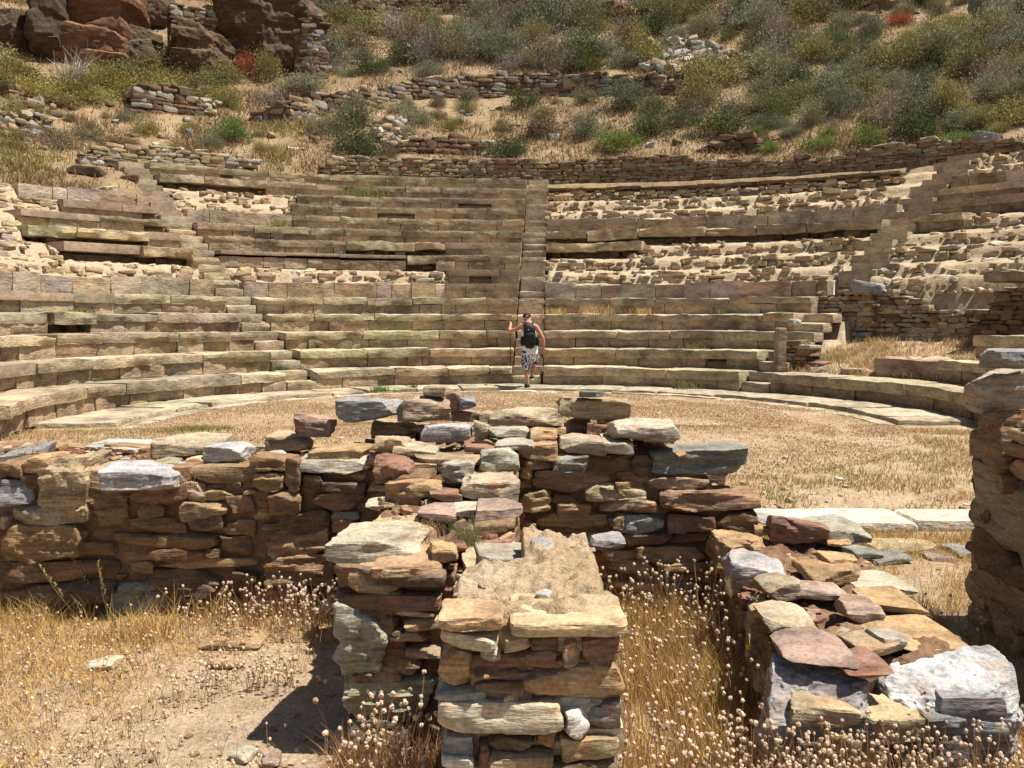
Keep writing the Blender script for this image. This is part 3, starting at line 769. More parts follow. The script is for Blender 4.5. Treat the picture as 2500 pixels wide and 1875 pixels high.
# loose stones: zoom, x0 y0 x1 y1, depth (m), colour, support height or None, name, label
LOOSE = [
 ('B', 320, 165, 668, 302, .26, 'G', 1.0, 'boulder', 'large blue-grey boulder with white veins, perched on the crest of the long wall'),
 ('B', 295, 283, 530, 385, .28, 'N', None, 'stone', 'grey-brown cracked slab directly beneath the large blue-grey boulder'),
 ('B', 510, 305, 760, 418, .22, 'T', None, 'stone', 'brown flaking stone jutting out beside the slab under the blue-grey boulder'),
 ('B', 670, 178, 825, 300, .25, 'G', 1.0, 'boulder', 'dark grey rounded rock between the blue-grey boulder and the split pale rock'),
 ('B', 690, 168, 965, 322, .22, 'C', .98, 'boulder', 'split pale grey rock with a shattered face, carrying a small stone on top'),
 ('B', 820, 102, 945, 170, .12, 'C', 1.125, 'stone', 'small pointed stone balanced highest of all on the wall crest'),
 ('B', 963, 140, 1045, 255, .10, 'P', 1.0, 'stone', 'upright pinkish stone leaning beside the split pale rock'),
 ('B', 1035, 170, 1130, 245, .14, 'G', 1.02, 'stone', 'small square light grey block behind the upright pinkish stone'),
 ('B', 990, 240, 1170, 322, .18, 'P', None, 'stone', 'flat pinkish stone lying at the foot of the upright pinkish stone'),
 ('B', 1165, 255, 1262, 335, .14, 'T', None, 'stone', 'small tan stone wedged against the long tan slab on the crest'),
 ('B', 815, 320, 1095, 432, .20, 'V', None, 'stone', 'whitish layered stone in the middle of the wall top, brightest of the crest'),
 ('B', 748, 332, 862, 382, .14, 'O', None, 'stone', 'thin ochre stone tucked left of the whitish layered stone'),
 ('B', 1250, 220, 1662, 345, .36, 'C', None, 'slab', 'long flat tan slab lying level on the wall crest'),
 ('B', 1648, 158, 2060, 300, .30, 'T', 1.04, 'slab', 'big tan slab tilted up on smaller stones at the end of the crest'),
 ('B', 1770, 137, 1910, 172, .16, 'K', 1.165, 'stone', 'small dark green-grey flat stone lying on top of the tilted tan slab'),
 ('B', 1880, 262, 2010, 340, .16, 'R', .95, 'stone', 'reddish stone propping the tilted tan slab from below'),
 ('B', 1815, 322, 1932, 430, .14, 'R', None, 'stone', 'square red-brown stone standing in front of the propped tan slab'),
 ('B', 1690, 300, 1830, 402, .20, 'R', None, 'stone', 'dark red stone in the shade under the tilted tan slab'),
 ('B', 1940, 318, 2330, 425, .34, 'L', .92, 'slab', 'white and green layered slab jutting over the end of the long wall'),
 ('B', 1205, 335, 1450, 432, .20, 'N', None, 'stone', 'humped grey and tan stone in front of the long flat tan slab'),
 ('B', 1465, 350, 1622, 450, .18, 'O', None, 'stone', 'squat ochre-brown stone between the humped stone and the red stones'),
 ('B', 1120, 320, 1222, 422, .09, 'C', None, 'stone', 'thin tan shard standing on edge beside the whitish layered stone'),
 ('A', 1765, 150, 1982, 275, .18, 'P', .90, 'boulder', 'purple-red angular rock standing alone by the big blue-grey boulder'),
 ('A', 1608, 255, 1840, 372, .22, 'T', None, 'stone', 'flat tan rock just below the lone purple-red rock'),
 ('A', 1570, 366, 1692, 418, .14, 'W', None, 'stone', 'small whitish stone below the flat tan rock'),
 ('A', 1868, 318, 2212, 432, .26, 'O', None, 'slab', 'thick ochre slab with layered edge over the white-edged slab'),
 ('B', 515, 392, 722, 512, .22, 'T', None, 'stone', 'tan two-lobed stone beside the thick ochre slab'),
 ('B', 640, 440, 890, 532, .22, 'C', None, 'stone', 'pale pinkish flat rock below the whitish layered stone'),
 ('B', 1070, 455, 1242, 505, .16, 'R', None, 'stone', 'flat reddish stone behind the tall tan block of the spur'),
 ('B', 1262, 420, 1480, 495, .16, 'N', None, 'stone', 'light grey flat stone behind the tall tan block of the spur'),
 ('B', 745, 500, 1170, 572, .20, 'T', None, 'slab', 'long thin tan slab laid across the head of the spur'),
 ('B', 495, 520, 742, 692, .16, 'R', .80, 'stone', 'pinkish-red block set in the corner of spur and long wall'),
 ('B', 1165, 458, 1387, 640, .22, 'N', None, 'boulder', 'tall tan-green block at the head of the spur, above the other edge blocks'),
 ('B', 928, 540, 1112, 695, .16, 'N', None, 'boulder', 'dark-topped cracked stone in the middle of the spur'),
 ('B', 685, 655, 912, 762, .18, 'O', None, 'stone', 'ochre block with a shaded hollow behind it on the spur'),
 ('B', 480, 685, 692, 742, .18, 'R', .76, 'stone', 'flat red stone below the pinkish-red corner block'),
 ('B', 848, 700, 1032, 802, .20, 'R', None, 'stone', 'rounded reddish stone halfway down the spur'),
 ('B', 1060, 610, 1387, 792, .24, 'C', None, 'boulder', 'big wedge-shaped tan block on the spur edge, middle of three'),
 ('B', 470, 755, 762, 862, .22, 'L', .70, 'stone', 'green-grey layered stone just behind the big pale squared boulder'),
 ('B', 780, 792, 1000, 922, .24, 'P', None, 'stone', 'red and tan stone next to the dry grass tuft on the spur'),
 ('B', 1140, 770, 1407, 932, .26, 'P', None, 'boulder', 'pinkish block on the spur edge, lowest of three above the grass tuft'),
 ('B', 985, 797, 1182, 892, .20, 'N', None, 'stone', 'grey-green stone behind the dry grass tuft'),
 ('B', 310, 842, 812, 1195, .46, 'L', .672, 'boulder', 'big pale squared boulder on the shoulder of the spur, largest stone there'),
 ('B', 1140, 1030, 1472, 1195, .30, 'N', .70, 'boulder', 'squared tan-grey block below the dry grass tuft'),
 ('B', 860, 1020, 1012, 1172, .16, 'O', .70, 'stone', 'orange-brown stone between the big pale boulder and the squared block'),
 ('B', 955, 1015, 1062, 1102, .12, 'R', .71, 'stone', 'red stone at the foot of the dry grass tuft'),
 ('B', 1470, 1003, 1600, 1130, .12, 'G', .78, 'stone', 'blue-white stone on the back corner of the pier'),
 ('B', 1820, 985, 2022, 1088, .12, 'G', .62, 'stone', 'dark blue-grey stone poking out behind the pier'),
 ('E', 1100, 340, 1285, 425, .12, 'P', .70, 'stone', 'mottled pink stone lying behind the mortar top of the pier'),
 ('E', 1090, 180, 1425, 352, .02, 'N', .70, 'skip', ''),
 ('E', 430, 310, 790, 412, .20, 'T', .67, 'slab', 'pale tan slab under the front of the big pale squared boulder'),
 ('E', 1195, 640, 1312, 752, .07, 'G', .735, 'stone', 'small blue-white stone set in the front edge of the pier top'),
 ('E', 1465, 500, 1550, 590, .06, 'W', .785, 'stone', 'little white stone on the mortar of the pier'),
 ('A', 915, 252, 1302, 412, .34, 'C', None, 'boulder', 'grey-topped brown boulder at the back of the wall, left of the crest'),
 ('A', 1220, 318, 1457, 462, .20, 'V', None, 'stone', 'white sloping stone right beside the grey-topped brown boulder'),
 ('A', 610, 428, 1012, 622, .28, 'V', .70, 'boulder', 'white-topped rounded grey boulder on the front edge of the long wall'),
 ('A', 0, 320, 192, 442, .34, 'G', .76, 'slab', 'grey layered slab on the wall at the left edge of the photo'),
 ('A', 440, 284, 960, 385, .50, 'W', .74, 'slab', 'long white slab half hidden by dry weeds on the back of the wall'),
 ('A', 1015, 500, 1115, 560, .10, 'K', None, 'stone', 'small green slate beside the white-topped grey boulder'),
 ('A', 1010, 545, 1118, 605, .10, 'K', None, 'stone', 'flat green slate below the small green slate'),
 ('A', 905, 410, 1045, 475, .16, 'C', None, 'stone', 'pale flat stone behind the white-topped grey boulder'),
 ('A', 1110, 395, 1225, 455, .12, 'C', None, 'stone', 'pale stone between the white sloping stone and the soil'),
 ('F', 560, 95, 835, 335, .24, 'O', .30, 'boulder', 'tan squared block where the low wall meets the long wall'),
 ('F', 635, 222, 922, 452, .20, 'V', .33, 'boulder', 'blue-white angular boulder on the near edge of the low wall'),
 ('F', 808, 322, 1022, 482, .20, 'C', .42, 'stone', 'tilted striped tan slab beside the blue-white angular boulder'),
 ('F', 985, 375, 1252, 485, .14, 'P', .42, 'stone', 'crumbled pink and grey stone in the middle of the low wall'),
 ('F', 872, 18, 1168, 168, .20, 'R', .44, 'boulder', 'brown block with white top at the back of the low wall'),
 ('F', 768, 0, 902, 78, .22, 'G', .48, 'stone', 'grey-blue stone leaning at the end of the long wall'),
 ('F', 770, 60, 865, 125, .12, 'O', .46, 'stone', 'small ochre stone in front of the grey-blue leaning stone'),
 ('F', 1090, 12, 1385, 192, .30, 'N', .40, 'slab', 'large tilted grey-tan slab beside the white kerb'),
 ('F', 1145, 130, 1285, 190, .14, 'O', .42, 'stone', 'small tan flat stone next to the large tilted slab'),
 ('F', 1300, 177, 1452, 262, .16, 'K', .40, 'stone', 'dark grey stone on the outer edge of the low wall'),
 ('F', 1145, 207, 1325, 287, .18, 'O', .47, 'slab', 'upper of two ochre slabs lying on the red earth'),
 ('F', 1058, 238, 1372, 395, .24, 'O', .42, 'slab', 'larger ochre slab beneath another on the red earth'),
 ('F', 1310, 332, 1615, 445, .28, 'N', .40, 'slab', 'grey-tipped tan slab on the outer edge of the low wall'),
 ('F', 1430, 432, 1682, 562, .30, 'O', .42, 'slab', 'flat tan slab overhanging shade on the outer edge of the low wall'),
 ('F', 1268, 440, 1462, 592, .20, 'P', .42, 'boulder', 'pink craggy stone in the middle of the low wall'),
 ('F', 1525, 580, 1975, 772, .34, 'O', .40, 'slab', 'long ochre slab above the big white block of the low wall'),
 ('F', 1440, 622, 1602, 752, .14, 'N', .42, 'stone', 'narrow green-grey slab beside the long ochre slab'),
 ('F', 1322, 680, 1552, 782, .20, 'T', .42, 'slab', 'thin tan slab between the round brown slab and the green-grey one'),
 ('F', 830, 475, 1097, 672, .26, 'C', .42, 'slab', 'smooth pale tan slab above the round brown slab'),
 ('F', 748, 487, 842, 662, .12, 'T', .36, 'stone', 'upright tan stone on the near face of the low wall'),
 ('F', 968, 630, 1332, 852, .34, 'P', .43, 'slab', 'round-edged reddish brown slab resting on the blue-grey block'),
 ('F', 850, 705, 1400, 1090, .34, 'G', (1.03, 2.78, .06, .35, .30, .33), 'boulder', 'massive blue-grey block at the near end of the low wall'),
 ('F', 1252, 782, 1502, 902, .18, 'R', .42, 'stone', 'small red flat slab between the blue-grey and white blocks'),
 ('F', 1478, 752, 2162, 985, .34, 'V', (1.475, 2.80, .12, .40, .26, .27), 'boulder', 'big white block among the seedheads at the near end of the low wall'),
 ('F', 1425, 137, 1772, 228, .30, 'T', 0, 'slab', 'long brown slab lying on the ground before the white kerb'),
 ('F', 1412, 202, 1612, 285, .24, 'G', 0, 'stone', 'mottled grey stone on the ground outside the low wall'),
 ('F', 1715, 217, 1842, 272, .20, 'P', 0, 'stone', 'pinkish stone on the ground near the tall shaded wall'),
 ('F', 1862, 168, 1985, 252, .25, 'G', 0, 'stone', 'light grey stone on the ground against the tall shaded wall'),
 ('D', 520, 668, 700, 758, .12, 'L', 0, 'stone', 'pale lumpy stone lying on the bare soil at the left'),
 ('D', 1310, 680, 1525, 742, .10, 'T', 0, 'stone', 'flat yellowish stone in the middle of the bare soil'),
 ('D', 1260, 470, 1640, 620, .22, 'O', 0, 'slab', 'tan slab lying near the wall foot among white seedheads'),
 ('D', 1450, 1275, 1590, 1340, .09, 'L', 0, 'stone', 'small pale stone on the soil near the bottom of the photo'),
 ('D', 1640, 1310, 1760, 1375, .09, 'P', 0, 'stone', 'pink flat stone at the bottom of the photo by the spur\'s shadow'),
 ('C', 2040, 105, 2330, 368, .42, 'N', 1.10, 'boulder', 'large rounded pale boulder crowning the tall shaded wall'),
 ('C', 2130, 0, 2330, 108, .3, 'G', 1.36, 'stone', 'craggy grey stone on top of the rounded pale boulder'),
]
def build_loose():
    for i, (z, x0, y0, x1, y1, dep, c, zs, name, lab) in enumerate(LOOSE):
        if name == 'skip': continue
        rnd = random.Random(300+i)
        px, py = zp(z, (x0+x1)/2, y1)
        if isinstance(zs, tuple): P = np.array(zs[:3])
        elif zs is None:
            P = surf_hit(px, py)
            if P is None: continue
        else: P = on_z(ray(px, py), zs)
        d = ray(px, py); sc = ZM[z][2]
        dist = P[1]-EYE[1]; dist = dist*math.cos(PITCH)+(1.6-P[2])*math.sin(PITCH)
        w = (x1-x0)/sc/FPX*dist; A = (y1-y0)/sc/FPX*dist
        el = math.atan2(EYE[2]-P[2], P[1])
        h = max(.028, (A-dep*math.sin(el))/math.cos(el))
        if isinstance(zs, tuple): w, dep, h = zs[3:]
        mb = MB(); res = .009 if dist < 4 else .012
        nn = (max(8, min(46, int(w/res))), max(8, min(36, int(dep/res))), max(7, min(30, int(h/(res*.7)))))
        lay = .065 if c in 'TOLNRB' else .03
        rock(mb, (0, 0, h/2), (w*1.06, dep*1.05, h*1.06), nn=nn, seed=900+i*7, rot=(rnd.uniform(-.04, .04), rnd.uniform(-.05, .05), rnd.uniform(-.16, .16)),
             p=20, chips=16, cmin=.64, rough=.06, strata=lay, taper=.24, lay=rnd.uniform(.014, .04), col=tint(c, rnd, .08))
        o = mb.build(name, M_STONE, sharp=26)
        o.location = (P[0], P[1]+dep/2, P[2])
        tag(o, lab, 'stone' if name == 'stone' else name)
    # the white kerb of the stage front
    r = empty('kerb', (3, 6.8, 0), 'white marble kerb on the ground behind the low wall', 'kerb')
    rnd = random.Random(5); x = 1.9
    while x < 5.2:
        L = rnd.uniform(.9, 1.3); mb = MB()
        rock(mb, (x+L/2, 6.8, .02), (L*1.01, .50, .12), nn=(26, 14, 4), seed=int(x*100), p=14, chips=4, cmin=.9, rough=.03, strata=0, col=(.56, .51, .40)); mb.build('kerb_slab', M_SEAT, r, sharp=36); x += L
# ================================================================== vegetation
KIND = {'dg': ((.085, .115, .042), 'dark green shrub'), 'gg': ((.185, .205, .125), 'grey-green shrub'), 'ol': ((.20, .195, .075), 'olive shrub'), 'dd': ((.21, .185, .165), 'leafless grey-brown shrub'),
        'br': ((.12, .19, .05), 'bright green shrub'), 'yl': ((.26, .235, .085), 'yellowish shrub'), 'rd': ((.30, .085, .05), 'red-leaved shrub'), 'bn': ((.19, .145, .085), 'brown dry shrub'), 'tw': ((.34, .31, .29), 'bare silvery shrub')}
def shrub_mesh(kind, seed):
    r = np.random.RandomState(seed); base = np.array(KIND[kind][0]); mb = MB()
    twig = kind in ('dd', 'tw'); ncl = 46
    cl = []
    while len(cl) < ncl:
        p = r.uniform(-1, 1, 3); p[2] = abs(p[2])
        if p@p < 1: cl.append(p*np.array([.43, .43, .62])*(.55+.45*r.rand()))
    cl = np.array(cl); cl[:, 2] += .06
    # stems
    ns = 260 if twig else 90
    for i in range(ns):
        e = cl[r.randint(ncl)]+r.normal(size=3)*.09; e[2] = max(e[2], .08); b = r.normal(size=3)*.05; b[2] = 0
        m = (b+e)/2+r.normal(size=3)*.05; wd = .006 if twig else .008
        sx = np.array([wd, 0, 0]) if r.rand() < .5 else np.array([0, wd, 0])
        cs = base*r.uniform(.7, 1.4) if twig else np.array([.16, .12, .09])*r.uniform(.6, 1.3)
        mb.add([b-sx, b+sx, m+sx*.7, m-sx*.7, e+sx*.3, e-sx*.3], [(0, 1, 2, 3), (3, 2, 4, 5)], col=cs)
    nl = {'dd': 900, 'tw': 0}.get(kind, 4600)
    if nl:
        ci = r.randint(ncl, size=nl); P = cl[ci]+r.normal(size=(nl, 3))*np.array([.075, .075, .075])
        P[:, 2] = np.maximum(P[:, 2], .02)
        out = P-np.array([0, 0, .05]); out /= np.linalg.norm(out, axis=1)[:, None]
        d = out*.7+np.array([0, 0, .55])+r.normal(size=(nl, 3))*.45; d /= np.linalg.norm(d, axis=1)[:, None]
        s = np.cross(d, r.normal(size=(nl, 3))); s /= np.linalg.norm(s, axis=1)[:, None]
        L = r.uniform(.020, .046, nl)[:, None]; W = L*r.uniform(.16, .32, nl)[:, None]
        V = np.stack([P-s*W*.4, P+d*L*.5-s*W, P+d*L, P+d*L*.5+s*W], 1)
        cb = base*r.uniform(.72, 1.35, (ncl, 1))*np.array([1, 1, 1])+r.uniform(-.012, .012, (ncl, 3))
        c = np.clip(cb[ci]*r.uniform(.7, 1.4, (nl, 1)), .01, 1)
        dry = r.rand(nl) < .10; c[dry] = np.array([.24, .18, .10])*r.uniform(.7, 1.2, (dry.sum(), 1))
        mb.add(V.reshape(-1, 3), np.arange(nl*4).reshape(-1, 4), col=np.repeat(c, 4, 0))
    return mb.mesh('shrub_'+KIND[kind][1].replace(' ', '_'), M_LEAF, smooth=False)
SHM = {}
def shrub(px, py, w, h, kind, label, group=None, P=None, seed=0):
    rnd = random.Random(int(px*31+py*17+seed))
    i = rnd.randrange(3)
    if (kind, i) not in SHM: SHM[(kind, i)] = shrub_mesh(kind, 40+i*7+sum(map(ord, kind)))
    if P is None: P = hit(px, py)
    d = P[1]; f2 = FPX*.8848
    o = bpy.data.objects.new('shrub', SHM[(kind, i)]); COL.objects.link(o)
    W = w/f2*d; H = h/f2*d
    o.location = (P[0], P[1]+W*.15, P[2]-.06); o.scale = (W*1.24, W*1.14, H*1.5); o.rotation_euler = (0, 0, rnd.uniform(0, 6.28))
    return tag(o, label, 'shrub', group)

HAND = [
 (500, 308, 100, 62, 'br', 'vivid green leafy bush on the dry slope just above the low curved wall'),
 (760, 335, 118, 88, 'dg', 'dark green bush at the left end of the long retaining wall'),
 (762, 274, 105, 78, 'gg', 'grey-green bush directly behind the dark bush at the retaining wall\'s left end'),
 (700, 292, 90, 60, 'gg', 'smaller grey-green bush below the ragged end of the middle terrace wall'),
 (800, 338, 70, 26, 'br', 'low bright green sprout at the foot of the dark bush by the retaining wall'),
 (1100, 340, 108, 66, 'dg', 'round green bush standing against the retaining wall above the centre stair'),
 (1137, 236, 92, 60, 'dg', 'dark round bush just below the middle terrace wall'),
 (590, 232, 110, 62, 'dd', 'leafless grey bush at the ragged end of the middle terrace wall'),
 (660, 200, 130, 52, 'gg', 'spreading grey-green shrub behind the leafless grey bush'),
 (488, 234, 72, 60, 'yl', 'yellow-green bush beside the ruined stone hut wall'),
 (530, 168, 66, 66, 'rd', 'bright red bush at the foot of the dark cliff'),
 (578, 180, 60, 92, 'ol', 'upright olive bush touching the bright red bush'),
 (1950, 54, 74, 34, 'rd', 'rusty red bush high on the right slope'),
 (1345, 328, 126, 64, 'br', 'broad light green bush above the retaining wall, right of the centre stair'),
 (1262, 300, 84, 70, 'gg', 'grey-green bush between two light green ones above the retaining wall'),
 (1172, 296, 110, 72, 'bn', 'brownish bush above the round green bush at the retaining wall'),
 (892, 268, 84, 44, 'gg', 'low grey-green bush on the terrace left of the pale stones'),
 (990, 272, 40, 28, 'gg', 'tiny grey-green bush on the bare terrace slope'),
 (1528, 188, 190, 96, 'ol', 'huge olive bush beside the pale rubble heap'),
 (1365, 240, 118, 76, 'gg', 'feathery grey bush hiding the right end of the middle terrace wall'),
 (1420, 292, 120, 76, 'dg', 'dark green bush below the feathery grey one, over the retaining wall'),
 (1562, 292, 130, 82, 'dg', 'dark bush over the shaded hollow behind the retaining wall'),
 (1772, 326, 112, 46, 'br', 'low light green bush along the top of the retaining wall'),
 (1668, 328, 70, 28, 'br', 'low green plant beside a small standing stone behind the retaining wall'),
 (1640, 120, 96, 66, 'dg', 'dark green bush above the right end of the rubble heap'),
 (1345, 150, 76, 52, 'gg', 'green bush left of the pale rubble heap'),
 (1250, 118, 120, 70, 'gg', 'grey-green bush on the slope above the flat grey block'),
 (1350, 75, 90, 50, 'dd', 'leafless purple-brown bush below the topmost terrace wall'),
 (870, 140, 100, 64, 'dg', 'green bush with a tiny red mark beside it, mid slope'),
 (985, 65, 60, 40, 'yl', 'pale yellow-green bush below the topmost terrace wall'),
 (850, 65, 100, 45, 'dd', 'leafless dark bush above the pale yellow-green one'),
 (760, 105, 120, 55, 'bn', 'brown-grey bush on the slope beside the cliff\'s stone rib'),
 (150, 168, 160, 92, 'tw', 'bare silvery bush with tangled white twigs in front of the cliff'),
 (575, 24, 80, 40, 'tw', 'bare silvery twigs hanging over the top of the cliff'),
 (180, 300, 90, 40, 'gg', 'blue-grey bush on the dry slope left of the ruined hut'),
 (310, 292, 80, 48, 'yl', 'clump of tall yellow stalks in front of the ruined hut'),
 (405, 290, 60, 42, 'yl', 'clump of yellow stalks at the right corner of the ruined hut'),
 (110, 318, 150, 56, 'dd', 'brown leafless thicket on the slope at the left edge'),
 (250, 316, 110, 44, 'bn', 'brown thicket beside the leafless one on the left slope'),
 (1990, 300, 150, 90, 'dg', 'tall dark bush just behind the highest part of the retaining wall'),
 (1880, 316, 90, 60, 'br', 'leafy green bush at the foot of the tall dark bush'),
 (2090, 310, 110, 40, 'br', 'light green bush beside the grey boulder on the retaining wall'),
 (2135, 356, 70, 20, 'yl', 'pale flowering cushion plant at the top of the right stairway'),
 (1395, 375, 50, 16, 'yl', 'small pale cushion plant on the seats below the retaining wall'),
]
PX_W = lambda x: 'by the pale rubble heap' if x < 1700 else 'above the right stairway' if x < 1990 else 'near the right edge'
PY_W = lambda y: 'at the slope top' if y < 90 else 'at mid slope' if y < 210 else 'above the retaining wall'
def build_shrubs():
    for (x, y, w, h, k, lab) in HAND: shrub(x, y, w, h, k, lab)
    rnd = random.Random(77)
    def zone(x0, x1, y0, y1, dx, dy, kinds, wr, hr, prob, labf, ok=lambda x, y: True):
        y = y0; row = 0
        while y < y1:
            x = x0+(row % 2)*dx/2
            while x < x1:
                xx, yy = x+rnd.uniform(-.4, .4)*dx, y+rnd.uniform(-.4, .4)*dy
                if rnd.random() < prob and ok(xx, yy) and not any(abs(xx-a[0]) < a[2]*.42 and abs(yy-a[1]) < a[3]*.4 for a in HAND):
                    k = rnd.choice(kinds); w = rnd.uniform(*wr)
                    shrub(xx, yy, w, w*rnd.uniform(*hr), k, labf(xx, yy, k), 'shrubs of the dense hillside scrub')
                x += dx
            y += dy; row += 1
    pre = lambda k: {'dg': 'dark green', 'gg': 'grey-green', 'ol': 'olive', 'dd': 'leafless', 'yl': 'yellowish', 'bn': 'brown dry', 'br': 'bright green'}[k]
    # dense scrub of the right slope
    zone(1400, 2290, 6, 304, 52, 27, ['gg', 'ol', 'gg', 'dg', 'gg', 'dd', 'ol', 'yl', 'gg'], (42, 128), (.5, .9), .95,
         lambda x, y, k: f'{pre(k)} bush in dense scrub {PY_W(y)}, {PX_W(x)}',
         lambda x, y: not (1370 < x < 1660 and 92 < y < 165) and y < 300-.02*(2212-x) and not (x > 1620 and y < 60 and x < 1900 and rnd.random() < .2) and not (x < 1475 and 150 < y < 230))
    zone(625, 1400, 30, 172, 44, 22, ['dd', 'gg', 'bn', 'gg', 'dd', 'ol', 'dg'], (46, 130), (.5, .85), .93,
         lambda x, y, k: f'{pre(k)} bush in the scrub between the terrace walls, ' + ('beside the cliff' if x < 800 else 'over the middle wall' if x < 1100 else 'near the flat grey block'),
         lambda x, y: y < 160 + max(0, (1000-x)*.12))
    zone(1480, 2290, 300, 328, 60, 20, ['br', 'gg', 'dg', 'gg'], (45, 90), (.4, .6), .55, lambda x, y, k: f'{pre(k)} plant behind the retaining wall, {PX_W(x)}', lambda x, y: y < 326-(x-1480)*.045)
    zone(0, 600, 160, 218, 58, 19, ['yl', 'ol', 'yl', 'bn', 'yl'], (80, 140), (.38, .6), .88, lambda x, y, k: f'{pre(k)} bush in the belt below the dark cliff, ' + ('beside the silvery bush' if x < 260 else 'above the ruined hut' if x < 450 else 'near the red bush'))
    zone(-30, 620, 225, 345, 70, 32, ['yl', 'ol', 'bn', 'gg'], (30, 80), (.4, .75), .85, lambda x, y, k: f'small {pre(k)} plant on the dry slope, ' + ('towards the dark stump' if x < 250 else 'around the ruined hut' if x < 450 else 'below the ragged terrace end'))
    zone(840, 1340, 225, 330, 64, 26, ['gg', 'bn', 'ol', 'gg'], (26, 74), (.4, .75), .8, lambda x, y, k: f'small {pre(k)} plant on the bare terrace, ' + ('towards the pale stones' if x < 1050 else 'around the round bush' if x < 1200 else 'near the light green bush'))

def blades(mb, P, H, W, col, lean, r, curve=.3):
    n = len(P); a = r.uniform(0, 2*PI, n); s = np.stack([np.cos(a), np.sin(a), np.zeros(n)], 1)*W[:, None]
    b = r.uniform(0, 2*PI, n); l = np.stack([np.cos(b), np.sin(b), np.zeros(n)], 1)*(H*lean*r.uniform(.2, 1.2, n))[:, None]
    up = np.zeros((n, 3)); up[:, 2] = H
    m = P+up*.55+l*curve; t = P+up+l
    V = np.stack([P-s, P+s, m+s*.7, m-s*.7, t], 1).reshape(-1, 3); i = np.arange(n)*5
    mb.add(V, np.stack([i, i+1, i+2, i+3], 1), np.stack([i+3, i+2, i+4], 1), col=np.repeat(col, 5, 0))
def frust(x, y, m=1.12): return (np.abs(x) < .60*y*m+.4)
def straw(n, r, a=(.40, .26, .11), b=(.58, .44, .23), green=0):
    t = r.rand(n, 1); c = np.array(a)*(1-t)+np.array(b)*t
    g = r.rand(n) < green; c[g] = np.array([.16, .19, .06])*r.uniform(.7, 1.3, (g.sum(), 1))
    return .84*c*r.uniform(.72, 1.2, (n, 1))

